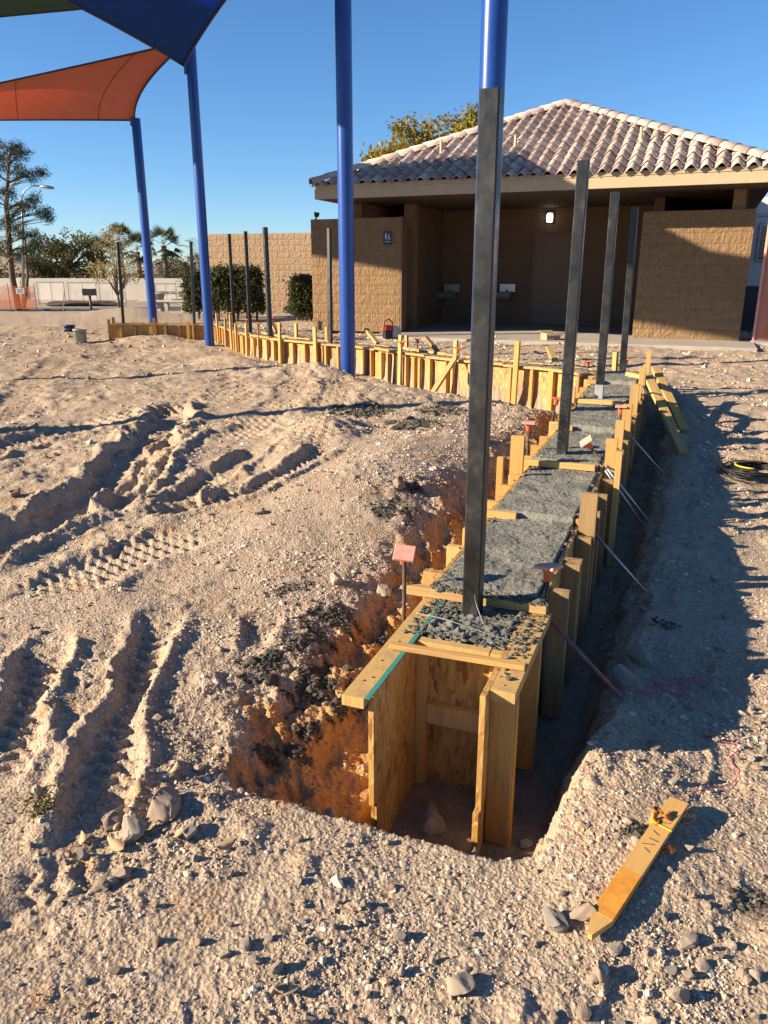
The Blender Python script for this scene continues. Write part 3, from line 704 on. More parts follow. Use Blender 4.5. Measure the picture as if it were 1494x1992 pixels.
# ------------------------------------------------------------------ near formwork
fw = root('wall_formwork', W(0, 0, -.3), 'open ended stepped wooden form running from the foreground pit to the corner', 'formwork')
IN = .16; OT = .02; IW = .235; IWR = .205
def wbar(name, a, b, w, h, mat, up=None, parent=fw): return bar(name, a, b, w, h, mat, parent, up)
D3 = Vector((D2[0], D2[1], 0)); R3 = Vector((R2[0], R2[1], 0)); UP = Vector((0, 0, 1))
def panel(name, t0, t1, l0, l1, z0, z1, mat, parent=None):    # box in wall coordinates
    c = W((t0 + t1) / 2, (l0 + l1) / 2, (z0 + z1) / 2)
    m = Matrix.Identity(4)
    for i in range(3): m[i][0], m[i][1], m[i][3] = R3[i], D3[i], c[i]
    return put(name, box_mesh(name, abs(l1 - l0), t1 - t0, z1 - z0, mat, .0012), parent or fw, m)
segs = [-.055] + STEPS + [T_END]
for i in range(len(segs) - 1):
    a, b = segs[i], segs[i + 1]; tp = TOPS[i]; g = .002
    bot = tp - .64 if i else -.33
    if i == 0:
        # mouth: the upper sheet and a short lower sheet, edges a little out of line
        panel('osb_sheet', a, b - g, -IN - OT, -IN, -.13, tp - .001, 'osb')
        panel('osb_sheet', a + .012, b - g, -IN - OT + .004, -IN + .005, -.345, -.133, 'osb')
        panel('osb_sheet', .065, b - g, IN, IN + OT, -.14, tp - .001, 'osb')
        panel('osb_sheet', .05, b - g, IN - .005, IN + OT - .004, -.345, -.143, 'osb')
        panel('top_plate', -.09, b - g, -IN - OT - .078, -IN - OT - .0005, tp - .039, tp - .002, 'lumber_dirty')
        panel('painted_edge', -.088, b - g, -IN - OT + .0005, -IN - .001, tp - .0005, tp + .0015, 'teal')
        panel('top_plate', .115, b - g, IN + OT + .0005, IN + OT + .085, tp - .039, tp - .001, 'lumber_dirty')
    else:
        for sgn in (-1, 1):
            iw_ = IW if sgn < 0 else IWR; l0, l1 = sgn * iw_, sgn * (iw_ + OT)
            panel('osb_sheet', a + g, b - g, min(l0, l1), max(l0, l1), bot, tp - .012, 'osb')
    # studs on both outer faces
    nst = 3 if i else 2
    for sgn in (-1, 1):
        for k in range(nst):
            t = (a + (b - a) * (k + .5) / nst) + random.uniform(-.05, .05)
            if i == 0: t = (.15, .60)[k] if sgn > 0 else (.28, .62)[k]
            iw = IN if i == 0 else (IW if sgn < 0 else IWR)
            o0, o1 = sgn * (iw + OT + .001), sgn * (iw + OT + .083)
            panel('stud', t - .019, t + .019, min(o0, o1), max(o0, o1), bot + .02, tp - .0395 + (.02 if i else 0), 'lumber' if (sgn < 0 or i == 0) else 'lumber_dirty_shade')  # right-side studs: dirt plus shade painted into a darker wood
# wide upright at the mouth, right side, and the ones showing inside on the left
panel('stud', .20 - .062, .20 - .024, IN + OT + .0015, IN + OT + .088, -.34, .2615, 'lumber')
# bulkhead: frame, sheet and rails
panel('bulkhead_sheet', .405, .425, -IN + .002, IN - .002, -.33, .285, 'osb')
panel('bulkhead_rail', .364, .403, -IN + .001, IN - .044, .255, .297, 'lumber_dirty')
panel('bulkhead_rail', .366, .403, -IN + .042, IN - .042, -.045, .035, 'lumber')
panel('bulkhead_stile', .362, .403, -IN + .001, -IN + .040, -.335, .2545, 'lumber')
panel('bulkhead_stile', .362, .403, IN - .040, IN - .001, -.335, .296, 'lumber')
wbar('tie_strip', W(.265, -.225, .3125), W(.285, .262, .3115), .034, .019, 'lumber_dirty', UP)
for t_, l_ in ((.02, -.225), (.05, -.205), (.17, -.22), (.33, -.215), (.46, -.225), (.62, -.21), (.16, .22), (.3, .235), (.45, .225), (.63, .24)):
    V, F = lathe([(.0045, 0), (.0045, .0012), (.001, .0014)], 8); put('nail_head', mesh_from('nail_head', V, F, 'rebar'), fw, T(*W(t_, l_, .2985)))
# cross boards at each step
for i, s in enumerate(STEPS):
    tp = TOPS[i + 1]
    ext = -.335 if i in (0, 2) else -.29
    wbar('cross_board', W(s - .03, ext, tp - .0195), W(s - .03 + random.uniform(-.01, .01), (.25, -.10, .18, -.12, .15, -.12)[i], tp - .0195), .042, .040, 'lumber', UP)
# upright stubs rising above the form
for t, l, z1, w in ((2.75, -.34, .60, .085), (2.55, -.35, .5, .04), (1.80, .30, .53, .085), (1.9, .29, .40, .07), (2.95, .31, .585, .07), (2.98, .275, .50, .08), (2.75, .305, .55, .035),
                    (4.1, .31, .63, .07), (3.55, .30, .60, .06), (4.75, .31, .70, .07), (5.3, .31, .62, .06), (5.8, .30, .72, .06), (6.35, .31, .70, .06), (6.8, .3, .78, .05), (5.0, -.3, .62, .06), (1.35, .295, .33, .08)):
    l = (IW + .024 + w / 2 + (.084 if w < .05 else 0)) * -1 if l < 0 else IWR + .024 + w / 2 + (.084 if w < .05 else 0)
    panel('upright_stake', t - .018, t + .018, l - w / 2, l + w / 2, z1 - .75, z1, 'lumber' if l < 0 else 'lumber_dirty_shade' if t < 2.5 else 'lumber_dirty')  # nearer right-side uprights use the wood with shade in its colour
# timber kickers at the corner
wbar('timber_brace', W(5.9, .30, .64), (at(1330, 882, .12)), .085, .036, 'lumber_dirty', UP)
wbar('timber_brace', W(6.55, .34, .64), (at(1330, 836, .15)), .085, .036, 'lumber_dirty', UP)
wbar('timber_block', W(6.15, .10, .62), W(5.95, .36, .60), .08, .04, 'lumber_dirty', UP)
# steel kickers (round stakes)
for (x0, y0, z0, x1, y1, z1, mt) in ((1052, 1188, .30, 1208, 1356, .02, 'pink_rebar'), (1143, 1022, .33, 1254, 1150, .02, 'metal'), (1182, 912, .40, 1262, 1016, .04, 'metal'), (1178, 915, .40, 1250, 1022, .02, 'metal'),
                                     (1207, 826, .47, 1290, 922, .08, 'metal'), (1250, 750, .6, 1288, 806, .2, 'metal')):
    p0 = at(x0, y0, z0); p1 = at(x1, y1, z1)
    tube('steel_brace', [p0, p1], .0085, mt, fw, 8)

# wet concrete in the near form
def concrete_strip(name, t0, t1, dn, label):
    nt_, nl = int((t1 - t0) / dn), int(.45 / dn) + 1
    tt = np.linspace(t0, t1, nt_); lL = np.linspace(-1, 1, nl)
    TT, LL = np.meshgrid(tt, lL, indexing='ij'); LL = LL * np.where(TT < STEPS[0] - .004, IN - .004, np.where(LL < 0, IW, IWR) - .003); X = PC[0] + D2[0] * TT + R2[0] * LL; Y = PC[1] + D2[1] * TT + R2[1] * LL
    base = np.interp(TT, [.4] + sum([[s - .012, s + .012] for s in STEPS], []) + [9], [TOPS[0]] + sum([[TOPS[i], TOPS[i + 1]] for i in range(6)], []) + [TOPS[-1]])
    Z = base - .004 + .006 * np.abs(fbm(X, Y, .03, 3, 81, .6)) * 2 + .010 * fbm(X, Y, .12, 2, 83) + .010 * np.abs(gn(X / .016, Y / .016, 85)) + .006 * gn(X / .009, Y / .009, 86)
    lump = np.clip(fbm(X, Y, .05, 3, 87, .6) - .05, 0, 1) * np.exp(-((TT - .52) / .12) ** 2)
    Z = Z + .035 * lump
    e = np.zeros_like(Z, bool); e[0, :] = e[-1, :] = e[:, 0] = e[:, -1] = True
    Z = np.where(e, base - .5, Z)
    n0, n1 = X.shape; idx = np.arange(n0 * n1).reshape(n0, n1)
    F = np.stack([idx[:-1, :-1], idx[:-1, 1:], idx[1:, 1:], idx[1:, :-1]], -1).reshape(-1, 4)
    return mesh_np(name, np.stack([X.ravel(), Y.ravel(), Z.ravel()], -1), F, 'wet_concrete', True)
put_fill = None
o = put('concrete_fill', concrete_strip('concrete_fill', .43, T_END - .02, .0085, ''))
tag(o, 'rough wet grey concrete filling the stepped near form', 'concrete')
# clods of concrete on the plates and boards
n = 900; ct = np.concatenate([rng.uniform(.40, .78, 900), rng.uniform(.2, .4, 40), rng.uniform(.8, 6.6, 480)])
clL = np.concatenate([rng.uniform(-.23, .25, 900), rng.uniform(.17, .25, 40), np.where(rng.random(480) < .5, rng.normal(.20, .018, 480), rng.normal(-.225, .02, 480))])
ct2 = np.repeat(STEPS[:1] * 6, 60) - .03 + rng.normal(0, .025, 360); cl2 = rng.uniform(-.24, .25, 360)
ct = np.concatenate([ct, ct2]); clL = np.concatenate([clL, cl2])
edge_ok = (np.abs(clL) < .265); ct, clL = ct[edge_ok], clL[edge_ok]
cz = np.array([top_at(t) for t in ct]); cz = np.where(np.abs(((ct[:, None] + .03) - np.array(STEPS)[None]).clip(-1, 1)).min(1) < .022, np.array([top_at(t + .06) for t in ct]), cz)
cS = .0048 * np.exp(rng.standard_normal(len(ct)) * .45)
me = stones('concrete_clods', PC[0] + D2[0] * ct + R2[0] * clL, PC[1] + D2[1] * ct + R2[1] * clL, cz + cS * .2, cS, np.tile(np.array((.15, .145, .125)), (len(ct), 1)) * (.6 + .7 * rng.random((len(ct), 1))))
tag(put('concrete_clods', me), 'clods of grey concrete dropped along the near form boards', 'concrete clods', kind='stuff')

# ------------------------------------------------------------------ far formwork
def offset_path(P, d):   # to the back side (away from the camera side)
    out = []
    for i, p in enumerate(P):
        q = (P[min(i + 1, len(P) - 1)] - P[max(i - 1, 0)]); q.z = 0; q.normalize()
        nrm = Vector((q.y, -q.x, 0))
        out.append(p + nrm * d)
    return out
def path_len(P): return sum((b - a).length for a, b in zip(P[:-1], P[1:]))
def path_at(P, s):
    for a, b in zip(P[:-1], P[1:]):
        L = (b - a).length
        if s <= L: return a + (b - a) * (s / L), (b - a).normalized()
        s -= L
    return P[-1].copy(), (P[-1] - P[-2]).normalized()
def sheet(name, P, s0, s1, d0, d1, z0, z1, mat, parent, n=5):
    V = []; F = []
    for k in range(n + 1):
        p, q = path_at(P, s0 + (s1 - s0) * k / n); nr = Vector((q.y, -q.x, 0))
        for d, z in ((d0, z0), (d0, z1), (d1, z1), (d1, z0)): v = p + nr * d; v.z = z; V.append(v)
    o0 = V[0].copy(); V = [v - o0 for v in V]
    for k in range(n):
        a = k * 4
        for j in range(4): F.append((a + j, a + (j + 1) % 4, a + 4 + (j + 1) % 4, a + 4 + j))
    F += [(3, 2, 1, 0), (n * 4, n * 4 + 1, n * 4 + 2, n * 4 + 3)]
    return put(name, mesh_from(name, V, F, mat), parent, T(*o0))
def far_form(P, label, seed, stake_s, hgt=.60):
    r_ = random.Random(seed); L = path_len(P); mid, _ = path_at(P, L / 2)
    f = root('wall_formwork', (mid.x, mid.y, FZ - hgt), label, 'formwork')
    s = 0.0; k = 0
    while s < L - .05:
        e = min(L, s + r_.uniform(1.0, 1.35)); zt = FZ + .012 * (k % 3 - 1)
        sheet('osb_sheet', P, s + .002, e - .002, .0, .018, FZ - hgt, zt - .002, 'osb', f)
        sheet('osb_sheet', P, s + .002, e - .002, .338, .356, FZ - hgt * .5, zt - .003, 'osb', f)
        sheet('top_plate', P, s + .003, e - .003, -.066, -.0015, zt - .030, zt - .003, 'lumber_dirty', f)
        s = e; k += 1
    s = .06
    while s < L - .04:
        p, q = path_at(P, s); nr = Vector((q.y, -q.x, 0)); c = p - nr * .034
        wd = .038 if r_.random() < .75 else .075
        put('stud', box_mesh('stud', wd, .062, hgt - .05, 'lumber', .002), f, frame(Vector((c.x, c.y, FZ - .047 - (hgt - .05) / 2)), UP, nr))
        s += r_.choice((.11, .20, .24, .28, .30, .34))
    for s_, h_, back in stake_s:
        p, q = path_at(P, s_); nr = Vector((q.y, -q.x, 0)); c = p + nr * (-.105 if not back else .42)
        lean = Vector((r_.uniform(-.02, .02), r_.uniform(-.02, .02), 1))
        p0 = Vector((c.x, c.y, FZ - .62))
        bar('upright_stake', p0, p0 + lean.normalized() * (.62 + h_), .062, .035, 'lumber', f, nr)
    # wet concrete between the sheets
    sheet('concrete_body', P, .02, L - .02, .0195, .3365, FZ - hgt, FZ - .035, 'wet_concrete', f, 24)
    ns = int(L / .03); V = []; nl = 12
    for i in range(ns + 1):
        p, q = path_at(P, L * i / ns); nr = Vector((q.y, -q.x, 0))
        for j in range(nl + 1):
            v = p + nr * (.02 + .316 * j / nl)
            hz = 0 if 0 < i < ns and 0 < j < nl else -.02
            v.z = FZ - .022 + hz + .02 * mnoise.noise(Vector((v.x * 14, v.y * 14, 0))) + .014 * mnoise.noise(Vector((v.x * 40, v.y * 40, 3))); V.append(v)
    o0 = V[0].copy(); F = [(i * (nl + 1) + j, (i + 1) * (nl + 1) + j, (i + 1) * (nl + 1) + j + 1, i * (nl + 1) + j + 1) for i in range(ns) for j in range(nl)]
    put('concrete_top', mesh_from('concrete_top', [v - o0 for v in V], F, 'wet_concrete', True), f, T(*o0))
    return f
LF = path_len(FAR_S)
def s_for_px(px):   # arc length of the far form under an image column
    best = (1e9, 0)
    for i in range(400):
        s = LF * i / 399; p, _ = path_at(FAR_S, s); v = p - cam.location
        x = 747 + FPX * v.x / (v.y * CP - v.z * SP)
        best = min(best, (abs(x - px), s))
    return best[1]
stk = [(s_for_px(x), h, b) for x, h, b in ((1012, .28, 0), (790, .24, 0), (622, .24, 0), (553, .27, 0), (490, .20, 0), (461, .30, 0), (434, .26, 0), (423, .34, 0), (448, .20, 0), (1178, .2, 1), (598, .2, 1), (742, .17, 1), (534, .22, 1), (842, .18, 1), (415, .2, 0), (470, .16, 0))]
far1 = far_form(FAR_S, 'long curved yellow wooden form sweeping behind the blue poles', 5, stk)
far2 = far_form([v.copy() for v in LEFT], 'short straight wooden form at far end beyond the curve', 9, [(.5, .05, 0), (1.2, .12, 0), (2.2, .1, 0), (2.5, .12, 1)], .62)
# timber leaning on the far form
pA, _ = path_at(FAR_S, s_for_px(884))
bar('timber_brace', atY(838, 770, pA.y - .55), atY(890, 690, pA.y - .13), .07, .036, 'lumber', far1, UP)
bar('timber_brace', atY(852, 684, 11.0), atY(828, 656, 11.3), .06, .04, 'lumber_dirty_shade', far1, UP)
bar('timber_brace', atY(712, 640, 12.6), atY(735, 668, 12.3), .07, .04, 'lumber', far1, UP)
bar('timber_brace', atY(1068, 676, 9.6), atY(1080, 702, 9.35), .08, .03, 'lumber_dirty', far1, UP)
bar('timber_brace', atY(527, 622, 14.2), atY(538, 646, 14.0), .06, .03, 'lumber_dirty', far1, UP)

# ------------------------------------------------------------------ steel posts
def steel_post(base, h, w, rz, label, lean=(0, 0), splash=0.4, white_foot=False):
    rt = root('steel_post', base, label, 'post', 'black square steel posts set in the concrete')
    t = .005; hw = w / 2; V = []; F = []
    n = 24; zs = [-.25 + (h + .25) * i / n for i in range(n + 1)]
    prof = [(-hw + .006, -hw), (hw - .006, -hw), (hw, -hw + .006), (hw, hw - .006), (hw - .006, hw), (-hw + .006, hw), (-hw, hw - .006), (-hw, -hw + .006)]
    for z in zs:
        for x, y in prof: V.append((x + lean[0] * z, y + lean[1] * z, z))
    for i in range(n):
        for k in range(8): F.append((i * 8 + k, i * 8 + (k + 1) % 8, (i + 1) * 8 + (k + 1) % 8, (i + 1) * 8 + k))
    nb = len(V)
    for x, y in prof: V.append((x * .9 + lean[0] * h, y * .9 + lean[1] * h, h))
    for x, y in prof: V.append((x * .9 + lean[0] * (h - .3), y * .9 + lean[1] * (h - .3), h - .3))
    for k in range(8):
        F.append((n * 8 + k, n * 8 + (k + 1) % 8, nb + (k + 1) % 8, nb + k)); F.append((nb + k, nb + (k + 1) % 8, nb + 8 + (k + 1) % 8, nb + 8 + k))
    me = mesh_from('tube', V, F, 'steel')
    a = me.attributes.new('splash', 'FLOAT', 'POINT')
    a.data.foreach_set('value', [max(0, 1 - abs(v[2] - .1) / (.25 + .5 * splash)) * splash for v in V])
    mw = T(*base) @ Matrix.Rotation(rz, 4, 'Z'); put('tube', me, rt, mw)
    if white_foot:
        put('primer_foot', box_mesh('primer_foot', w + .003, w + .003, .14, 'bucket_grey', .004), rt, mw @ T(lean[0] * .05, lean[1] * .05, .06))
    return rt
WANG = -math.atan2(D2[0], D2[1])
for (bx, by, zt, ypx, h, lab, ln, spl, wf) in (
        (919, 1192, .30, 0, 1.87, 'tallest looking black steel post, at the open end of the near form', (0, .0), .15, 0),
        (1093, 888, .40, 0, 1.85, 'black steel post with pale splashes standing midway along the near form', (.004, 0), 1, 0),
        (1165, 775, .505, 0, 1.74, 'black steel post with pale foot before the corner of the form', (-.004, .0), .8, 1),
        (1211, 716, .55, 0, 1.72, 'black steel post at the corner where near and curved forms meet', (-.012, 0), .5, 0)):
    p = at(bx, by, zt); steel_post(p, h, .07, WANG, lab, ln, spl, wf)
def post_on(P, s, h, lab, lean=(0, 0), w=.058):
    p, q = path_at(P, s); nr = Vector((q.y, -q.x, 0)); c = p + nr * .18; c.z = FZ - .03
    steel_post(c, h, w, math.atan2(q.y, q.x), lab, lean, .4)
post_on(FAR_S, s_for_px(629), 1.72, 'black steel post in front of the tan restroom screen wall', (-.01, 0))
post_on(FAR_S, s_for_px(508), 1.80, 'black steel post between the two hedges on the curved form', (.01, 0), .072)
post_on(FAR_S, s_for_px(468), 1.78, 'black steel post in front of the long hedge, nearer the hedge gap', (-.02, 0))
post_on(FAR_S, s_for_px(438), 1.80, 'black steel post in front of the long hedge, beside the blue pole', (-.02, 0))
post_on([v.copy() for v in LEFT], .42, 1.70, 'black steel post beside the picnic table', (-.03, 0))
post_on([v.copy() for v in LEFT], 1.9, 1.68, 'black steel post beside the thin sapling', (-.03, 0))

# ------------------------------------------------------------------ blue poles
def pole(p, h, r, label, gap=0):
    rt = root('shade_pole', p, label, 'pole', 'blue shade sail poles')
    V, F = lathe([(r * 1.0, -.5), (r, h * .3), (r, h * .7), (r, h), (r * .97, h + .01), (.001, h + .014)], 28)
    put('shaft', mesh_from('shaft', V, F, 'blue_paint', True), rt, T(*p))
    V, F = lathe([(r * 1.9, -.3), (r * 1.85, .03), (r * 1.05, .045)], 20)
    return rt
PA = at(677, 712, .36); PB = at(409, 678, .15); PCc = at(300, 647, .30); PD = Vector((.815, 6.5, .2))
pole((PA.x, PA.y, .25), 6.0, .103, 'thick blue steel pole rising before the curved form, in front of the restroom wall')
pole((PB.x, PB.y, .1), 6.3, .094, 'blue steel pole carrying the corner of the blue sail')
pole((PCc.x, PCc.y, .2), 4.46, .094, 'thinner looking blue steel pole carrying the corner of the orange sail')
pole((PD.x, PD.y, .0), 6.0, .098, 'blue steel pole rising directly behind the nearest black post')
PL1 = Vector((-8.3, 10.2, .1)); PL2 = Vector((-6.4, 6.97, .05))
pole(PL1, 5.6, .1, 'blue steel pole out to the side beyond the bare dirt'); pole(PL2, 5.4, .1, 'blue steel pole out to the side beside the wheel ruts')

# ------------------------------------------------------------------ shade sails
def sail(name, C, sag, mat, label, n=26, belly=.25, seam=True, attach=()):
    C = [Vector(c) for c in C]; cen = sum(C, Vector()) / 4
    def edge(a, b, t):
        p = a.lerp(b, t); m = (a + b) / 2; d = cen - m; d.z *= .3
        return p + d * (sag * 4 * t * (1 - t))
    def pt(u, v):
        e0 = edge(C[0], C[1], u); e1 = edge(C[3], C[2], u); f0 = edge(C[0], C[3], v); f1 = edge(C[1], C[2], v)
        bil = C[0] * (1 - u) * (1 - v) + C[1] * u * (1 - v) + C[2] * u * v + C[3] * (1 - u) * v
        return e0 * (1 - v) + e1 * v + f0 * (1 - u) + f1 * u - bil
    c0 = pt(.5, .5); rt = root(name, c0, label, 'shade sail', 'shade sails')
    V = [pt(i / n, j / n) - c0 for i in range(n + 1) for j in range(n + 1)]
    F = [(i * (n + 1) + j, (i + 1) * (n + 1) + j, (i + 1) * (n + 1) + j + 1, i * (n + 1) + j + 1) for i in range(n) for j in range(n)]
    o = put('canopy', mesh_from('canopy', V, F, mat, True), rt, T(*c0))
    md = o.modifiers.new('thickness', 'SOLIDIFY'); md.thickness = .004
    for a, b in ((0, 1), (1, 2), (2, 3), (3, 0)):
        tube('hem', [edge(C[a], C[b], k / 24) for k in range(25)], .018, 'hem' if mat != 'sail_blue' else 'dark_blue', rt, 6)
    if seam:
        for v in (.13, .45, .75):
            tube('seam', [pt(k / 20, v) + Vector((0, 0, -.004)) for k in range(21)], .006, 'hem', rt, 4)
    for k, q in attach:
        tube('turnbuckle', [C[k], C[k].lerp(Vector(q), .5) + Vector((0, 0, -.01)), Vector(q)], .016, 'metal', rt, 6)
        put('bracket', box_mesh('bracket', .10, .03, .16, 'blue_paint', .004), rt, frame(Vector(q), UP, Vector((C[k].y - q[1], -(C[k].x - q[0]), 0))))
    return rt
B1 = atY(357, 128, PB.y - .1)
B2 = Vector((PB.x, PB.y, 5.55))
sail('blue_shade_sail', [B1, (PA.x, PA.y, 6.05), (PD.x, PD.y, 5.9), (PL2.x, PL2.y, 5.25)], .10, 'sail_blue', 'dark blue shade sail overhead, its corner tied to a pole', attach=((0, (PB.x - .08, PB.y - .06, B1.z - .05)),), seam=False)
Cc = atY(262, 234, PCc.y)
sail('orange_shade_sail', [Cc, B2, (-12.0, 19.0, 4.95), (-12.5, 22.2, 5.35)], .085, 'sail_orange', 'orange red shade sail stretched below the blue one', attach=((0, (PCc.x - .07, PCc.y, Cc.z - .03)),))
sail('green_shade_sail', [(PB.x + .2, PB.y + .15, 6.25), (-15.2, 18.7, 6.15), (-6.3, 10.6, 6.35), (-6.1, 10.65, 6.35)], .025, 'sail_green', 'very dark green shade sail above the orange one', seam=False)

# ------------------------------------------------------------------ rebar with caps
def capped_rebar(p, h, label, lean=(0, 0), yaw=.3, faded=False, drop=.5, cs=1.0, tiltc=0.0):
    rt = root('capped_rebar', p, label, 'rebar', 'rebar stakes with orange caps')
    d = Vector((lean[0], lean[1], 1)).normalized()
    b = Vector(p) - d * drop; e = Vector(p) + d * h
    tube('rod', [b, e], .0085, 'rebar', rt, 8)
    mw = frame(e, d + Vector((0, tiltc, 0)), Vector((math.sin(yaw), math.cos(yaw), 0)))
    V, F = lathe([(.014 * cs, -.055 * cs), (.019 * cs, -.052 * cs), (.021 * cs, -.02 * cs), (.030 * cs, .002 * cs), (.001, .003)], 14)
    cap = put('cap', mesh_from('cap', V, F, 'cap', True), rt, mw)
    put('cap_plate', box_mesh('cap_plate', .088 * cs, .088 * cs, .014 * cs, 'cap_faded' if faded else 'cap', .003), cap, mw @ T(0, 0, .006 * cs))
    return rt
def rb(px, py, pyt, z, label, Y=None, **k):     # base pixel, top pixel row
    p = at(px, py, z) if Y is None else atY(px, py, Y)
    q = atY(px, pyt, p.y); return capped_rebar(p, max(.05, q.z - p.z), label, **k)
rb(786, 1180, 1078, .24, 'rebar with faded square cap beside the pit, left of the nearest post', yaw=.15, faded=True, tiltc=-.45, cs=1.0)
rb(1062, 1180, 1105, .30, 'orange capped rebar on the shaded side of the near form mouth', yaw=.7, faded=True, tiltc=.12)
rb(1163, 888, 850, .42, 'strongly tilted orange capped rebar past the second post', lean=(-.85, -.1), faded=True)
rb(1026, 880, 824, .40, 'orange capped rebar beside the wood stub on the inner side of the near form', faded=True)
rb(1205, 830, 792, .45, 'pale topped orange capped rebar beside the shaded braces', faded=True)
rb(1078, 800, 776, .40, 'orange capped rebar in front of the curved form near the second post', lean=(.15, 0))
rb(1142, 728, 704, .5, 'orange capped rebar at the inner corner of both forms')
rb(886, 712, 678, .5, 'orange capped rebar above the slanted brace on the curved form', lean=(.12, 0))
rb(781, 730, 666, .3, 'orange capped rebar beside the upright stake on the curved form', drop=.2)
rb(505, 690, 630, .3, 'orange capped rebar in front of the curved form below the middle post', drop=.2)
rb(482, 660, 622, .4, 'orange capped rebar on the curved form between two posts', drop=.2)
rb(450, 640, 609, .5, 'orange capped rebar on the curved form next to the blue sail pole', drop=.2)
for i, (px, py, pyt, Y, lab) in enumerate(((490, 640, 612, 15.2, 'orange capped rebar behind the curved form under the hedge gap'), (520, 642, 614, 14.9, 'orange capped rebar just right of the post between hedges'), (545, 650, 636, 14.2, 'low orange capped rebar behind the curved form near the small hedge'),
                                       (1217, 716, 700, 9.2, 'dark capped rebar beside the corner post'), (812, 668, 660, 11.6, 'low orange capped rebar lying behind the curved form'))):
    rb(px, py, pyt, 0, lab, Y=Y, lean=((.5 if i == 1 else 0), 0), drop=.25)

# tie wires on the near form
def wire(pts, rad=.0013, mat='wire'):
    return tube('tie_wire', smooth_path([Vector(p) for p in pts], 6), rad, mat, None, 5)
tag(wire([W(.52, -.22, .33), W(.50, -.1, .335), W(.46, .08, .325), W(.44, .2, .32)]), 'tie wire lying straight across the near form before the nearest post', 'wire')
tag(wire([W(.66, -.02, .40), W(.6, .0, .38), W(.53, .05, .33), W(.45, .1, .315), W(.40, .11, .30)]), 'curled tie wire hanging from the nearest post', 'wire')
tag(wire([W(.80, -.30, .40), W(.79, -.2, .40), W(.78, -.1, .37), W(.8, -.02, .36)]), 'loose tie wire above the first cross board', 'wire')
tag(wire([W(3.0, -.2, .425), W(2.98, 0, .428), W(3.0, .2, .425)]), 'tie wire across the concrete behind the second post', 'wire')
tag(wire([W(4.2, -.2, .49), W(4.2, 0, .49), W(4.2, .24, .485)]), 'tie wire across the concrete between second and third posts', 'wire')

# ------------------------------------------------------------------ restroom building
BM = T(-1.6, 17.9, .35) @ Matrix.Rotation(R(-22), 4, 'Z')
bld = root('restroom_building', (0, 0, 0), 'brown block restroom building with tiled hip roof and shaded porch', 'building', mat4=BM)
def bbox(name, s0, s1, w0, w1, z0, z1, mat, parent=bld, ch=.004):
    return put(name, box_mesh(name, s1 - s0, w1 - w0, z1 - z0, mat, ch), parent, BM @ T((s0 + s1) / 2, (w0 + w1) / 2, (z0 + z1) / 2))
def bpx(px, py, w):     # photo pixel on the plane w (building coordinates)
    inv = BM.inverted(); o = inv @ cam.location; d = inv.to_3x3() @ ray(px, py)
    k = (w - o.y) / d.y; return o + d * k
ZS = 2.70
bbox('rear_wall', 1.9, 7.0, 3.5, 3.7, 0, ZS, 'brown_wall')
bbox('alcove_wall', 1.7, 1.9, 1.45, 3.7, 0, ZS, 'brown_wall')
bbox('alcove_wall', 7.0, 7.2, 1.6, 3.7, 0, ZS, 'brown_wall')
bbox('outer_wall', .75, .95, .6, 7.4, 0, ZS, 'block')
bbox('outer_wall', 8.5, 8.7, .64, 7.4, 0, ZS, 'brown_wall')
bbox('outer_wall', .95, 8.5, 7.2, 7.4, 0, ZS, 'brown_wall')
bbox('column', 1.72, 1.98, 1.2, 1.44, 0, ZS, 'block')
bbox('column', 8.44, 8.66, .40, .60, 2.352, ZS, 'block')
# split-face block courses
def block_mesh(seed, L, Hh, D, rough=.012):
    r_ = random.Random(seed); nx, nz = 8, 4; V = []; F = []
    for j in range(nz + 1):
        for i in range(nx + 1):
            e = i in (0, nx) or j in (0, nz)
            V.append((L * i / nx, (.001 if e else -r_.uniform(0, rough)), Hh * j / nz))
    for j in range(nz):
        for i in range(nx): a = j * (nx + 1) + i; F.append((a, a + 1, a + nx + 2, a + nx + 1))
    b = len(V); V += [(0, D, 0), (L, D, 0), (L, D, Hh), (0, D, Hh)]
    F += [(b + 1, b, b + 3, b + 2), (0, nz * (nx + 1), b + 3, b), (nx, b + 1, b + 2, (nz + 1) * (nx + 1) - 1),
          tuple([nz * (nx + 1) + i for i in range(nx + 1)] + [b + 2, b + 3]), tuple([b, b + 1] + list(range(nx, -1, -1)))]
    return mesh_from('block', V, F, None)
def block_wall(parent, Mw, L, Hh, core_mat, mat, seed, bl=.40, bh=.196, rough=.012, depth=.10):
    variants = [block_mesh(seed + k, bl - .004, bh - .004, depth, rough) for k in range(5)]; half = [block_mesh(seed + 9 + k, bl / 2 - .004, bh - .004, depth, rough) for k in range(3)]
    for m in variants + half: m.materials.append(M[mat])
    rows = int(round(Hh / bh)); r_ = random.Random(seed)
    for j in range(rows):
        x = 0.0; first = j % 2 == 1
        while x < L - .05:
            w_ = bl / 2 if (first or L - x < bl * .8) else bl; first = False
            me = r_.choice(half if w_ < bl * .9 else variants)
            k = Matrix.Identity(4)
            if L - x < w_: k = Matrix.Diagonal(((L - x) / w_, 1, 1, 1))
            put('block', me, parent, Mw @ T(x, 0, j * bh) @ k); x += w_
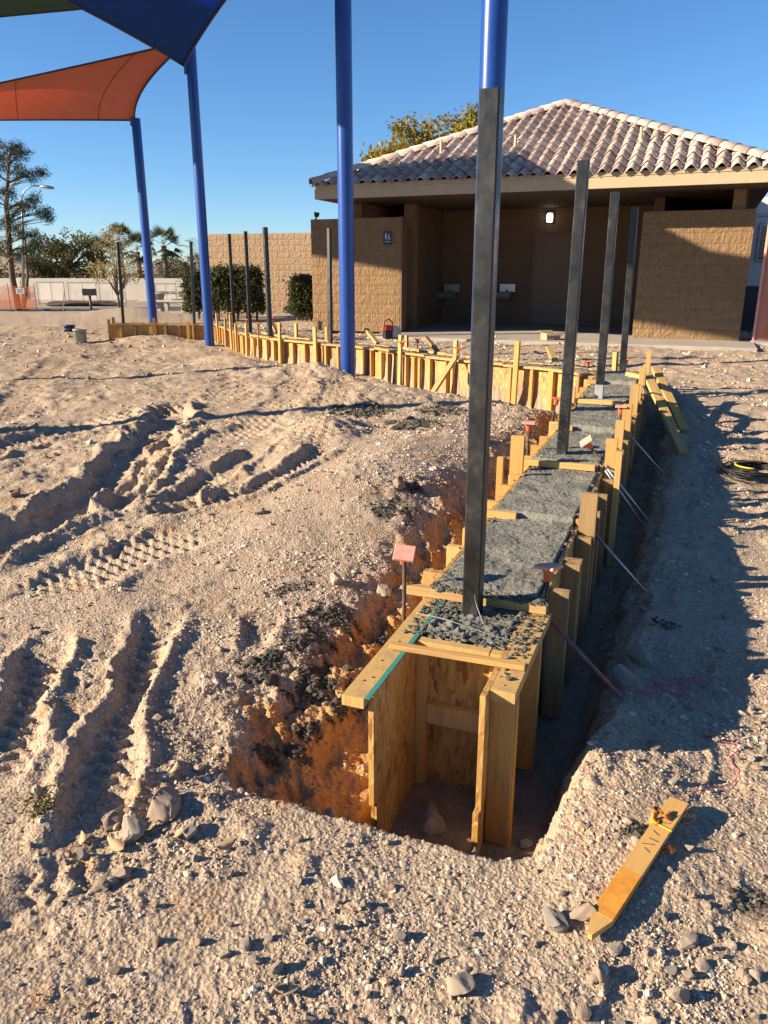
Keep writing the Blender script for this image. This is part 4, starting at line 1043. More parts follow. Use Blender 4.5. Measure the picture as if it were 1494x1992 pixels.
# screen wall with the restroom sign (stands outside the roof edge)
sw = root('screen_wall', (0, 0, 0), 'tan split face block screen wall carrying the restroom sign', 'wall', mat4=BM)
put('wall_core', box_mesh('wall_core', 2.10, .27, 2.35, 'brown_wall', .004), sw, BM @ T(1.05, .145 + .02, 1.175))
block_wall(sw, BM, 2.10, 2.35, None, 'block', 100, rough=.009, depth=.02)
put('end_trim', box_mesh('end_trim', .03, .31, 2.36, 'brown_door', .003), sw, BM @ T(2.118, .15, 1.18))
sw2 = root('screen_wall', (0, 0, 0), 'tan split face block screen wall at the porch end by the white trailer', 'wall', mat4=BM @ T(6.9, .35, 0))
put('wall_core', box_mesh('wall_core', 1.95, .24, 2.35, 'brown_wall', .004), sw2, BM @ T(6.9 + .975, .35 + .145, 1.175))
block_wall(sw2, BM @ T(6.9, .35, 0), 1.95, 2.35, None, 'block', 140, rough=.010, depth=.02)
# sign
sp_ = bpx(755, 463, 0.0)
sg = root('restroom_sign', (0, 0, 0), 'small dark blue restroom sign with white figures on the screen wall', 'sign', mat4=BM @ T(sp_.x, -.03, sp_.z))
SM = BM @ T(sp_.x, -.03, sp_.z)
put('plate', box_mesh('plate', .19, .012, .27, 'sign_blue', .003), sg, SM)
def disc(mb, cx, cz, r, y=-.0085, n=14): mb.add([(cx + r * math.cos(2 * math.pi * k / n), y, cz + r * math.sin(2 * math.pi * k / n)) for k in range(n)], [tuple(range(n))])
def polyf(mb, pts, y=-.0085): mb.add([(x, y, z) for x, z in pts], [tuple(range(len(pts)))])
mb = MB(); disc(mb, -.035, .085, .014); polyf(mb, [(-.048, .068), (-.022, .068), (-.010, .015), (-.060, .015)]); polyf(mb, [(-.046, .014), (-.037, .014), (-.037, -.035), (-.046, -.035)]); polyf(mb, [(-.033, .014), (-.024, .014), (-.024, -.035), (-.033, -.035)])
mb.build('person_symbol', 'white_paint', sg, SM)
mb = MB(); disc(mb, .03, .065, .012); polyf(mb, [(.024, .05), (.036, .05), (.040, .012), (.062, .010), (.070, -.022), (.060, -.025), (.052, -.002), (.024, 0)])
for k in range(9):
    a0, a1 = math.pi * (.75 + k * .12), math.pi * (.75 + (k + 1) * .12)
    polyf(mb, [(.035 + .032 * math.cos(a0), -.012 + .032 * math.sin(a0)), (.035 + .024 * math.cos(a0), -.012 + .024 * math.sin(a0)), (.035 + .024 * math.cos(a1), -.012 + .024 * math.sin(a1)), (.035 + .032 * math.cos(a1), -.012 + .032 * math.sin(a1))])
mb.build('wheelchair_symbol', 'white_paint', sg, SM)
mb = MB(); polyf(mb, [(-.06, -.082), (.06, -.082), (.06, -.07), (-.06, -.07)]); mb.build('braille_line', 'white_paint', sg, SM)
# flood light on the screen wall
fl = root('flood_light', (0, 0, 0), 'small dark flood light standing on the screen wall corner', 'lamp', mat4=BM @ T(.07, .12, 2.352))
FM = BM @ T(.07, .12, 2.352)
V, F = lathe([(.03, 0), (.03, .02), (.012, .025), (.012, .05)], 12); put('stem', mesh_from('stem', V, F, 'black', True), fl, FM)
V, F = lathe([(.02, .045), (.05, .07), (.062, .14), (.055, .15), (.001, .148)], 14); put('head', mesh_from('head', V, F, 'black', True), fl, FM @ Matrix.Rotation(.2, 4, 'Y'))
# door on the rear wall
d0 = bpx(1033, 630, 3.5); d1 = bpx(1109, 632, 3.5)
bbox('door', d0.x, d0.x + .95, 3.455, 3.497, .02, 2.13, 'brown_door')
dr = [o for o in bld.children if o.name.startswith('door')][0]
bbox('door_frame', d0.x - .05, d0.x - .002, 3.44, 3.498, .0, 2.18, 'brown_door', dr); bbox('door_frame', d0.x + .952, d0.x + 1.0, 3.44, 3.498, 0, 2.18, 'brown_door', dr); bbox('door_frame', d0.x - .002, d0.x + .952, 3.44, 3.498, 2.132, 2.18, 'brown_door', dr)
V, F = lathe([(.012, 0), (.012, .03), (.028, .04), (.03, .06), (.015, .072), (.001, .073)], 12)
put('handle', mesh_from('handle', V, F, 'stainless', True), dr, BM @ T(d0.x + .87, 3.455, 1.0) @ Matrix.Rotation(R(90), 4, 'X'))
# wall light
lp = bpx(1071, 423, 3.5); wl = root('wall_light', (0, 0, 0), 'small lit white wall light above the brown door', 'lamp', mat4=BM @ T(lp.x, 3.49, lp.z))
LM = BM @ T(lp.x, 3.49, lp.z)
put('base', box_mesh('base', .17, .05, .25, 'brown_door', .01), wl, LM @ T(0, -.03, 0.0))
V, F = lathe([(.001, -.12), (.06, -.11), (.075, -.04), (.075, .04), (.05, .085), (.001, .09)], 14); put('globe', mesh_from('globe', V, F, 'lit', True), wl, LM @ T(0, -.1, -.0))
# drinking fountains
def fountain(pxx, pyy, label, pipe):
    c = bpx(pxx, pyy, 3.5); FM = BM @ T(c.x, 3.5, c.z)
    rt = root('drinking_fountain', (0, 0, 0), label, 'fountain', 'drinking fountains', mat4=FM)
    put('back_panel', box_mesh('back_panel', .40, .10, .20, 'stainless', .01), rt, FM @ T(.06, -.055, .10))
    V = []; F = []
    for i, (hw, d0_, z) in enumerate(((.16, .28, -.17), (.2, .36, -.10), (.21, .40, .0), (.19, .38, .0), (.15, .32, -.06))):
        V += [(-hw, -d0_, z), (hw, -d0_, z), (hw, -.106, z), (-hw, -.106, z)]
    for i in range(4):
        for k in range(4): F.append((i * 4 + k, i * 4 + (k + 1) % 4, i * 4 + 4 + (k + 1) % 4, i * 4 + 4 + k))
    F += [(3, 2, 1, 0), (16, 17, 18, 19)]
    put('basin', mesh_from('basin', V, F, 'stainless'), rt, FM @ T(-.02, 0, -.01))
    put('spout', mesh_from('spout', *tube_data([(.05, -.15, 0), (.05, -.16, .05), (.05, -.2, .06)], .012, 8), 'metal', True), rt, FM)
    if pipe: put('drain_pipe', mesh_from('drain_pipe', *tube_data([(0, -.2, -.18), (0, -.2, -.34), (0, -.01, -.36)], .02, 8), 'metal', True), rt, FM)
fountain(876, 568, 'grey steel drinking fountain with drain pipe, near the screen wall sign end', True); fountain(984, 568, 'grey steel drinking fountain beside the brown door', False)
# roof
S0, S1, W0 = .39, 9.05, -.55; W1 = W0 + (S1 - S0); CX, CW = (S0 + S1) / 2, (W0 + W1) / 2; ZE = 2.90; ZA = 4.86; HALF = (S1 - S0) / 2
put('soffit', box_mesh('soffit', S1 - S0 - .08, W1 - W0 - .08, .03, 'soffit', 0), bld, BM @ T(CX, CW, ZS + .018))
bbox('bird_stop', S0 + .03, S1 - .03, W0 - .012, W0 + .012, ZE - .004, ZE + .075, 'fascia')
for (a, b, c, d) in ((S0, S1, W0, W0 + .035), (S0, S1, W1 - .035, W1)): bbox('fascia', a, b, c, d, ZS + .0, ZE - .005, 'fascia')
for (a, b) in ((S0 + .0015, S0 + .035), (S1 - .035, S1 - .0015)): bbox('fascia', a, b, W0 + .036, W1 - .036, ZS + .0, ZE - .006, 'fascia')
V = [(S0 + .02, W0 + .02, ZE - .01), (S1 - .02, W0 + .02, ZE - .01), (S1 - .02, W1 - .02, ZE - .01), (S0 + .02, W1 - .02, ZE - .01), (CX, CW, ZA - .03)]
put('roof_deck', mesh_from('roof_deck', V, [(0, 1, 4), (1, 2, 4), (2, 3, 4), (3, 0, 4), (3, 2, 1, 0)], 'house_roof'), bld, BM)
SL = math.hypot(HALF, ZA - ZE); ALPH = math.atan2(ZA - ZE, HALF); TW, TL = .2474, .40
def tile_data(seg=10):
    V = []; F = []
    for y, lift in ((-.02, .036), (TL, .0)):
        for i in range(seg + 1):
            x = TW * (i / seg - .5); V.append((x, y, lift + (.048 * math.cos(2 * math.pi * i / seg + math.pi) + .048)))
    for i in range(seg): F.append((i, i + 1, seg + 2 + i, seg + 1 + i))
    n = len(V)
    for i in range(seg + 1): v = V[i]; V.append((v[0], v[1] + .004, v[2] - .016))
    for i in range(seg): F.append((n + i, n + i + 1, i + 1, i))
    return V, F
TV, TF = tile_data()
tile_me = mesh_from('roof_tile', TV, TF, 'tile', True)
rows = int(SL / .352) + 1; cols = int((S1 - S0) / TW)
FR = BM @ T(CX, W0 - .04, ZE + .01) @ Matrix.Rotation(ALPH, 4, 'X')       # front face frame: x along the eave, y up the slope
def hip_half(y): return HALF * (1 - y / SL) + .02
def clipped(x0, y0):
    bm = bmesh.new(); bm.from_mesh(tile_me); bmesh.ops.translate(bm, verts=bm.verts, vec=(x0, y0, 0))
    for sgn in (-1, 1):
        nrm = Vector((sgn * SL, HALF, 0)).normalized(); co = Vector((sgn * (HALF + .02), 0, 0))
        bmesh.ops.bisect_plane(bm, geom=bm.verts[:] + bm.edges[:] + bm.faces[:], plane_co=co, plane_no=nrm, clear_outer=True)
    bmesh.ops.translate(bm, verts=bm.verts, vec=(-x0, -y0, 0))
    if not bm.faces: bm.free(); return None
    me = bpy.data.meshes.new('roof_tile'); bm.to_mesh(me); bm.free(); me.materials.clear(); me.materials.append(M['tile']); return me
allv = MB(); tr_ = random.Random(4)
for j in range(rows):
    y = j * .352
    for i in range(cols):
        x = (i - (cols - 1) / 2) * TW
        hh0, hh1 = hip_half(y), hip_half(y + TL)
        if abs(x) - TW / 2 > hh0: continue
        inside = abs(x) + TW / 2 < hh1
        me = tile_me if inside else clipped(x, y)
        if me is None: continue
        put('roof_tile', me, bld, FR @ T(x + tr_.uniform(-.006, .006), y + tr_.uniform(-.012, .012), tr_.uniform(0, .010)) @ Matrix.Rotation(tr_.uniform(-.02, .02), 4, 'Z'))
        allv.add([Vector(v.co) + Vector((x, y, 0)) for v in me.vertices], [tuple(p.vertices) for p in me.polygons])
rest = mesh_from('roof_tiles', allv.V, allv.F, 'tile', True)
for k in (1, 2, 3):
    C4 = BM @ T(CX, CW, 0) @ Matrix.Rotation(k * math.pi / 2, 4, 'Z') @ T(-CX, -CW, 0) @ BM.inverted() @ FR
    o = put('roof_tiles', rest, bld, C4); o['kind'] = 'stuff'
capV = []; capF = []
def hipcap():
    V = []; F = []; n = 8
    for y, r_ in ((-.02, .15), (.36, .125)):
        for i in range(n + 1): a = math.pi * i / n; V.append((r_ * math.cos(a), y, r_ * .8 * math.sin(a)))
    for i in range(n): F.append((i + 1, i, n + 1 + i, n + 2 + i))
    m = len(V)
    for i in range(n + 1): v = V[i]; V.append((v[0] * .86, v[1], v[2] * .86))
    for i in range(n): F.append((m + i + 1, m + i, i, i + 1))
    return mesh_from('hip_tile', V, F, 'tile', True)
hc = hipcap()
apex = Vector((CX, CW, ZA + .08))
for cx_, cw_ in ((S0 - .03, W0 - .03), (S1 + .03, W0 - .03), (S1 + .03, W1 + .03), (S0 - .03, W1 + .03)):
    c0 = Vector((cx_, cw_, ZE + .10)); dv = apex - c0; L = dv.length; n = int(L / .33); yv = dv.normalized()
    xv = yv.cross(UP).normalized(); zv = xv.cross(yv)
    for k in range(n):
        m = Matrix.Identity(4); p = c0 + dv * (k / n)
        for i in range(3): m[i][0], m[i][1], m[i][2], m[i][3] = xv[i], yv[i], zv[i], p[i]
        put('hip_tile', hc, bld, BM @ m @ Matrix.Rotation(tr_.uniform(-.03, .03), 4, 'Z'))
V, F = lathe([(.15, 0), (.13, .05), (.06, .1), (.001, .11)], 14); put('apex_cap', mesh_from('apex_cap', V, F, 'tile', True), bld, BM @ T(apex.x, apex.y, apex.z - .03))
for px, py in ((858, 300), (1002, 292), (1246, 278)):
    # vent pipes standing on the front slope
    inv = FR.inverted(); o_ = inv @ cam.location; d_ = inv.to_3x3() @ ray(px, py); k = (.04 - o_.z) / d_.z; hit = FR @ (o_ + d_ * k)
    V, F = lathe([(.03, -.05), (.03, .28), (.001, .281)], 12); put('vent_pipe', mesh_from('vent_pipe', V, F, 'fascia', True), bld, T(*hit))
# porch slab
slab = put('concrete_slab', box_mesh('concrete_slab', 7.2, 4.6, .14, 'slab', .01), None, BM @ T(5.5, 1.15, -.065)); slab['kind'] = 'structure'

# ------------------------------------------------------------------ right side: trailer, orange unit, bin
tr = root('trailer_office', (9.5, 21, .2), 'white trailer office with louvred window behind the restroom building', 'trailer')
TM = T(9.75, 22.0, .2) @ Matrix.Rotation(R(-22), 4, 'Z')
put('body', box_mesh('body', 6.0, 3.0, 2.55, 'white_paint', .02), tr, TM @ T(3.0, 1.5, 2.02))
put('roof_band', box_mesh('roof_band', 6.04, .04, .06, 'metal', .004), tr, TM @ T(3.0, -.022, 2.85))
put('skirt', box_mesh('skirt', 5.9, 2.9, .64, 'dark_blue', .01), tr, TM @ T(3.0, 1.5, .34))
wf_ = put('window_frame', box_mesh('window_frame', 1.5, .06, .98, 'metal', .01), tr, TM @ T(1.05, -.032, 2.16))
put('pane', box_mesh('pane', 1.36, .01, .84, 'glass', 0), wf_, TM @ T(1.05, -.064, 2.16))
for k in range(7):
    put('louvre', box_mesh('louvre', 1.35, .02, .10, 'fascia', .004), wf_, TM @ T(1.05, -.082, 1.82 + k * .112) @ Matrix.Rotation(.25, 4, 'X'))
op = at(1463, 668, .33); ou = root('storage_unit', op, 'tall orange red panelled unit cut by the picture edge', 'storage unit')
OM = T(op.x, op.y, .31) @ Matrix.Rotation(R(-31), 4, 'Z')
put('body', box_mesh('body', 1.3, 1.3, 2.3, 'orange_box', .03), ou, OM @ T(.65, .65, 1.16))
put('corner_trim', box_mesh('corner_trim', .05, .05, 2.28, 'cap_faded', .01), ou, OM @ T(.016, -.008, 1.16))
put('door', box_mesh('door', .9, .03, 1.9, 'orange_box', .01), ou, OM @ T(.68, -.012, 1.15))
put('base', box_mesh('base', 1.36, 1.36, .10, 'bucket_grey', .01), ou, OM @ T(.65, .65, .03))
bp = at(1443, 652, .33); bn = root('waste_bin', (bp.x + .25, bp.y + .6, .3), 'dark blue wheeled bin between the screen wall and the orange unit', 'bin')
NM = T(bp.x + .42, bp.y + 1.2, .3)
V, F = [], []
for z, h in ((0.05, .24), (.95, .30)):
    V += [(-h, -h, z), (h, -h, z), (h, h, z), (-h, h, z)]
F = [(0, 1, 5, 4), (1, 2, 6, 5), (2, 3, 7, 6), (3, 0, 4, 7), (3, 2, 1, 0), (4, 5, 6, 7)]
put('body', mesh_from('body', V, F, 'dark_blue'), bn, NM); put('lid', box_mesh('lid', .64, .66, .06, 'dark_blue', .02), bn, NM @ T(0, 0, .98))
for sx in (-.2, .2):
    V, F = lathe([(.02, -.03), (.09, -.03), (.09, .03), (.02, .03)], 14); put('wheel', mesh_from('wheel', V, F, 'black', True), bn, NM @ T(sx, .22, .09) @ Matrix.Rotation(R(90), 4, 'Y'))

# ------------------------------------------------------------------ small site things
def ground_pt(px, py, z=.1):
    p = at(px, py, z)
    for _ in range(4): p = at(px, py, H(p.x, p.y))
    return p
# survey stake with tape
a = ground_pt(1145, 1838); b = ground_pt(1318, 1578)
sk = root('survey_stake', a, 'pointed wooden survey stake with orange paint lying on the dirt', 'stake')
L = (b - a).length; dirv = (b - a).normalized(); dirv.z += .01
SKM = frame(a + Vector((0, 0, .026)), dirv, UP)
wS, tS = .056, .018
V = [(0, -tS / 2, 0), (0, tS / 2, 0)]
V = []; 
for y in (-tS / 2, tS / 2): V += [(-.006, y, 0), (.006, y, 0), (wS / 2, y, .07), (wS / 2, y, L), (-wS / 2, y, L), (-wS / 2, y, .07)]
F = [(5, 4, 3, 2, 1, 0), (6, 7, 8, 9, 10, 11)] + [(i, (i + 1) % 6, 6 + (i + 1) % 6, 6 + i) for i in range(6)]
put('shaft', mesh_from('shaft', V, F, 'lumber'), sk, SKM)
put('paint_band', box_mesh('paint_band', wS + .001, tS + .0012, L * .30, 'stake_paint', .001), sk, SKM @ T(0, 0, .07 + L * .15))
sign_s = 1 if (SKM.to_3x3() @ Vector((0, 1, 0))).z > 0 else -1
for k, (zz, hh) in enumerate(((.88, .006), (.84, .006), (.80, .004), (.71, .006), (.66, .006), (.62, .005), (.58, .005))):   # pencilled hand-writing strokes
    put('pencil_mark', box_mesh('pencil_mark', .022 + .006 * (k % 3), .0006, hh * .4, 'black', 0), sk, SKM @ T(-.004 + .006 * (k % 2), sign_s * (tS / 2 + .0004), zz * L) @ Matrix.Rotation(.5 * (k % 3 - 1), 4, 'Y'))
put('yellow_cord', mesh_from('yellow_cord', *tube_data([(-wS / 2 - .002, 0, .76 * L), (-wS / 2 - .002, sign_s * tS * .6, .762 * L), (wS / 2 + .002, sign_s * tS * .6, .77 * L), (wS / 2 + .002, 0, .775 * L)], .0025, 5), 'yellow'), sk, SKM)
tp = root('flagging_tape', b, 'crumpled orange flagging tape under the survey stake head', 'tape')
rt_ = random.Random(8); V = []; F = []
def ribbon(pts, w, nm):
    V = []; F = []
    for i, p in enumerate(pts):
        tw = Vector((math.sin(i * .9), math.cos(i * 1.3), .8 * math.sin(i * 1.7 + 1))).normalized() * w; V += [p - tw, p + tw]
    for i in range(len(pts) - 1): F.append((i * 2, i * 2 + 1, i * 2 + 3, i * 2 + 2))
    o = put(nm, mesh_from(nm, V, F, 'orange_tape', True), tp); o.modifiers.new('t', 'SOLIDIFY').thickness = .001; WM[o.name] = Matrix.Identity(4)
def tapep(x, y, dz=.02): p = ground_pt(x, y); return p + Vector((0, 0, dz))
ribbon(smooth_path([tapep(1300, 1612, .04), tapep(1275, 1602, .05), tapep(1268, 1620, .02), tapep(1270, 1640, .012), tapep(1282, 1610, .03)], 3), .012, 'ribbon')
ribbon(smooth_path([tapep(1300, 1605, .03), tapep(1330, 1600, .03), tapep(1350, 1597, .012)], 3), .01, 'ribbon')
ribbon(smooth_path([tapep(1290, 1660, .012), tapep(1300, 1665, .02), tapep(1310, 1655, .012)], 3), .012, 'ribbon')
# pink string: loop to the stake and a tangle
pts = [tapep(x, y, .008) for x, y in ((1296, 1590), (1320, 1566), (1350, 1545), (1385, 1536), (1420, 1530), (1435, 1510), (1428, 1495), (1418, 1480), (1430, 1468), (1440, 1455), (1428, 1450), (1400, 1445), (1383, 1435), (1388, 1405), (1375, 1385), (1350, 1365))]
tag(tube('string', smooth_path(pts, 5), .0018, 'pink', None, 5), 'pink mason string trailing across the dirt from the survey stake', 'string')
rs = random.Random(2); pts = []
for i in range(34): pts.append(tapep(1265 + 150 * (i / 46) + rs.uniform(-45, 30), 1335 + 14 * math.sin(i * 1.1) + rs.uniform(-10, 12) + 8 * (i / 46), .012 + .01 * rs.random()))
tag(tube('string_tangle', smooth_path(pts, 3), .0015, 'pink', None, 5), 'tangled heap of pink mason string at the shadow edge', 'string')
# coil of black wire with yellow hose
cp = ground_pt(1466, 925); cr = root('wire_coil', cp, 'coil of black wire lying beside the trench shade', 'coil')
for k in range(26):
    q = random.Random(k); r0 = .20 + q.uniform(-.06, .05); cz_ = .012 + .05 * q.random(); tx, ty = q.uniform(-.015, .015), q.uniform(-.015, .015)
    ring = [cp + Vector((r0 * math.cos(a_) * 1.05 + tx, r0 * math.sin(a_) * .95 + ty, cz_ + .016 * math.sin(a_ * 2 + k))) for a_ in [2 * math.pi * i / 28 for i in range(29)]]
    tube('strand', ring, .0035, 'black', cr, 5)
yh = [cp + Vector((.18 * math.cos(a_) + .02, .14 * math.sin(a_) - .02, .09)) for a_ in [R(x) for x in range(60, 250, 15)]]
tag(tube('yellow_cord', yh, .007, 'yellow', None, 8), 'yellow cord curled on top of the black wire coil', 'cord')
yc = smooth_path([tapep(x, y, .012) for x, y in ((1445, 803), (1465, 808), (1480, 812), (1500, 815))], 4)
tag(tube('yellow_cord', yc, .012, 'yellow', None, 8), 'yellow cord end lying on the dirt above the wire coil', 'cord')
# cardboard box
cb = ground_pt(1070, 668); cbx = root('cardboard_box', cb, 'open brown cardboard box on the dirt before the porch', 'box')
CM = T(*cb) @ Matrix.Rotation(.35, 4, 'Z')
for s_, r2, nm in ((((.30, .012, .20), (0, -.11, .10)), 0, 'side'), (((.30, .012, .20), (0, .11, .10)), 0, 'side'), (((.012, .21, .20), (-.145, 0, .10)), 0, 'side'), (((.012, .21, .20), (.145, 0, .10)), 0, 'side'), (((.28, .2, .012), (0, 0, .01)), 0, 'bottom')):
    put(nm, box_mesh(nm, *s_[0], 'cardboard', .002), cbx, CM @ T(*s_[1]))
put('flap', box_mesh('flap', .29, .10, .006, 'cardboard', .001), cbx, CM @ T(0, -.155, .185) @ Matrix.Rotation(.5, 4, 'X')); put('flap', box_mesh('flap', .29, .10, .006, 'cardboard', .001), cbx, CM @ T(0, .155, .215) @ Matrix.Rotation(.4, 4, 'X'))
put('printed_label', box_mesh('printed_label', .12, .002, .06, 'white_paint', 0), cbx, CM @ T(-.05, -.1178, .07)); put('printed_label', box_mesh('printed_label', .05, .002, .05, 'red', 0), cbx, CM @ T(.05, -.1178, .07))
# red machine beside the screen wall
rp = ground_pt(754, 660, .4); rm = root('cutoff_saw', rp, 'red and black power tool standing by the screen wall end', 'power tool')
QM = T(*rp) @ Matrix.Rotation(.3, 4, 'Z')
put('engine', box_mesh('engine', .18, .16, .16, 'black', .02), rm, QM @ T(0, 0, .09)); put('housing', box_mesh('housing', .16, .14, .12, 'red', .025), rm, QM @ T(-.01, -.02, .22))
put('handle', mesh_from('handle', *tube_data([(-.09, -.05, .16), (-.10, -.06, .34), (.0, -.06, .40), (.08, -.05, .34), (.09, -.05, .16)], .016, 8), 'red', True), rm, QM)
V, F = lathe([(.001, -.004), (.13, -.004), (.13, .004), (.001, .004)], 20); put('blade', mesh_from('blade', V, F, 'metal'), rm, QM @ T(.16, 0, .14) @ Matrix.Rotation(R(90), 4, 'X'))
# buckets
def bucket(px, py, r, h, mat, label, tilt=0):
    p = ground_pt(px, py, .2); rt = root('bucket', p, label, 'bucket', 'plastic buckets'); m = T(*p) @ Matrix.Rotation(tilt, 4, 'Y')
    V, F = lathe([(.001, 0), (r * .84, 0), (r * .98, h * .9), (r * 1.05, h * .9), (r * 1.05, h), (r * .96, h), (r * .82, .02), (.001, .02)], 22); put('body', mesh_from('body', V, F, mat, True), rt, m)
    put('handle', mesh_from('handle', *tube_data([(r * math.cos(a_), -.02 - r * .8 * math.sin(a_), h * .88 - .06 * math.sin(a_)) for a_ in [math.pi * k / 12 for k in range(13)]], .004, 5), 'wire'), rt, m)
bucket(158, 668, .135, .30, 'bucket_grey', 'grey plastic bucket on the dirt in front of the blue one'); bucket(137, 655, .13, .27, 'bucket_blue', 'dark blue plastic bucket behind the grey one')
# planks on the far mound
p0, p1 = ground_pt(262, 662, .2), ground_pt(306, 660, .2)
tag(bar('plank', p0 + Vector((0, 0, .03)), p1 + Vector((0, 0, .04)), .09, .038, 'lumber', None, UP), 'short pale plank lying before the thinner blue pole', 'plank')
p0 = ground_pt(250, 674, .2); tag(put('plastic_scrap', RB[2], None, T(*p0) @ Matrix.Diagonal((.10, .08, .035, 1))), 'pale crumpled scrap on the dirt mound', 'scrap')

# ------------------------------------------------------------------ background left
pw = put('path', box_mesh('path', 40, 2.2, .06, 'asphalt', 0), None, T(-20, 34.5, .10) @ Matrix.Rotation(R(2), 4, 'Z')); pw['kind'] = 'structure'
kb = put('kerb_strip', box_mesh('kerb_strip', 4.6, .22, .14, 'pale_concrete', .01), None, T(at(375, 612, .15).x, at(375, 612, .15).y, .16)); kb['kind'] = 'structure'
ww = root('boundary_wall', (-25, 50, 0), 'long low cream boundary wall across the far side of the park', 'wall')
for k in range(7):
    put('wall_panel', box_mesh('wall_panel', 5.9, .2, 1.75, 'cream_wall', .01), ww, T(-38 + k * 6, 51, .36)); put('pilaster', box_mesh('pilaster', .4, .3, 1.8, 'cream_wall', .01), ww, T(-35 + k * 6, 51, .38))
lw = root('block_wall', (-4.5, 27, .2), 'tan split face block wall behind the hedges', 'wall', mat4=None)
a = atY(412, 602, 27.6); b = atY(640, 602, 26.4); an = math.atan2(b.y - a.y, b.x - a.x); LWM = T(a.x, a.y, .28) @ Matrix.Rotation(an, 4, 'Z'); LL = (b - a).length
put('wall_core', box_mesh('wall_core', LL - .01, .2, 2.55, 'brown_wall', .004), lw, LWM @ T(LL / 2, .13, 1.275)); block_wall(lw, LWM, LL, 2.55, None, 'block_far', 200, rough=.012, depth=.025)
# leaf clouds
def leaf_cloud(pts, size, mat, name, n_per, spread, parent, aspect=.55, seed=1, origin=(0, 0, 0)):
    g = np.random.default_rng(seed); P = np.repeat(np.array(pts, float), n_per, 0); n = len(P)
    P = P + g.standard_normal((n, 3)) * np.asarray(spread); d = g.standard_normal((n, 3)); d /= np.linalg.norm(d, axis=1)[:, None]
    e = np.cross(d, g.standard_normal((n, 3))); e /= np.linalg.norm(e, axis=1)[:, None]; s = size * (.6 + .8 * g.random(n))[:, None]
    V = np.stack([P - d * s, P - e * s * aspect, P + d * s, P + e * s * aspect], 1).reshape(-1, 3) - np.array(origin)
    me = mesh_np(name, V, np.arange(n * 4).reshape(-1, 4), mat, False)
    a = me.attributes.new('tint', 'FLOAT', 'POINT'); cl = np.repeat(np.clip(np.repeat(g.random(len(pts)), n_per) * .6 + .4 * g.random(n), 0, 1), 4).astype(np.float32); a.data.foreach_set('value', cl)
    return put(name, me, parent, T(*origin))
def branch_tree(name, base, h, crown, label, mat, seed, trunk_r, n_cl, n_per, size, spread, group=None, cat='tree', trunk_h=.4, multi=1):
    # crown: list of ellipsoids (dx,dy,z,rx,ry,rz)
    r_ = random.Random(seed); base = Vector(base); rt = root(name, base, label, cat, group); mb = MB(); pts = []
    for c in crown:
        for k in range(max(3, int(n_cl / len(crown)))):
            while True:
                q = Vector((r_.uniform(-1, 1), r_.uniform(-1, 1), r_.uniform(-1, 1)))
                if .15 < q.length < 1: break
            q = q * (q.length ** -.35)
            pts.append(base + Vector((c[0] + q.x * c[3], c[1] + q.y * c[4], c[2] + q.z * c[5])))
    fork = base + Vector((0, 0, h * trunk_h))
    for m in range(multi):
        off = Vector((r_.uniform(-.3, .3), r_.uniform(-.3, .3), 0)) * trunk_r * 3 if multi > 1 else Vector()
        mb.tube([base + off - Vector((0, 0, .2)), base + off * .7 + Vector((r_.uniform(-.05, .05), 0, h * trunk_h * .5)), fork], [trunk_r * 1.2, trunk_r, trunk_r * .75], 8)
    for p in r_.sample(pts, min(len(pts), 26)):
        mid = fork.lerp(p, .5) + Vector((r_.uniform(-.1, .1), r_.uniform(-.1, .1), r_.uniform(0, .2) * h * .2))
        mb.tube([fork - Vector((0, 0, h * .05)), mid, p], [trunk_r * .5, trunk_r * .25, trunk_r * .06], 5)
    o0 = base; mb.V = [v - o0 for v in mb.V]; mb.build('trunk', 'bark', rt, T(*o0), True)
    leaf_cloud([tuple(p) for p in pts], size, mat, 'crown', n_per, spread, rt, seed=seed, origin=base)
    return rt
def hedge(x0, x1, ytop, ybot, Y, depth, label, seed):
    a, b = atY(x0, ybot, Y), atY(x1, ybot, Y); top = atY(x0, ytop, Y).z; g = random.Random(seed); pts = []
    rt = root('hedge', (a + b) / 2, label, 'hedge', 'clipped hedges by the block wall'); z0 = .25
    for k in range(900):
        q = Vector((g.uniform(0, 1), g.uniform(0, 1), g.uniform(0, 1))); ax = g.randrange(4)
        if ax == 0: q.y = 0
        elif ax == 1: q.z = 1
        elif ax == 2: q.x = g.choice((0, 1))
        wv = 1 - .30 * abs(mnoise.noise(Vector((q.x * 5, seed, q.z * 3)))) - .10 * (2 * abs(q.x - .5)) ** 4 * q.z
        pts.append((a.x + (b.x - a.x) * (.5 + (q.x - .5) * wv), Y + depth * q.y, z0 + .25 + (top - z0 - .25) * q.z * (wv * .5 + .5 - .10 * abs(mnoise.noise(Vector((q.x * 9, seed + 3, 1)))))))
    leaf_cloud(pts, .042, 'hedge', 'foliage', 17, (.085, .085, .075), rt, seed=seed, origin=((a.x + b.x) / 2, Y, z0))
    mb = MB()
    for k in range(5): x = a.x + (b.x - a.x) * (k + .5) / 5; mb.tube([(x - (a.x + b.x) / 2, depth / 2, -.1), (x - (a.x + b.x) / 2 + .1, depth / 2, 1.0)], [.04, .02], 6)
    mb.build('stem', 'bark', rt, T((a.x + b.x) / 2, Y, z0))
hedge(408, 503, 524, 606, 24.0, 1.0, 'long dark clipped hedge beside the blue sail pole', 3); hedge(571, 614, 545, 622, 22.5, .9, 'small dark clipped hedge against the screen wall edge', 4)
hedge(362, 412, 533, 600, 25.0, 1.2, 'dark clipped hedge behind the picnic table', 6)
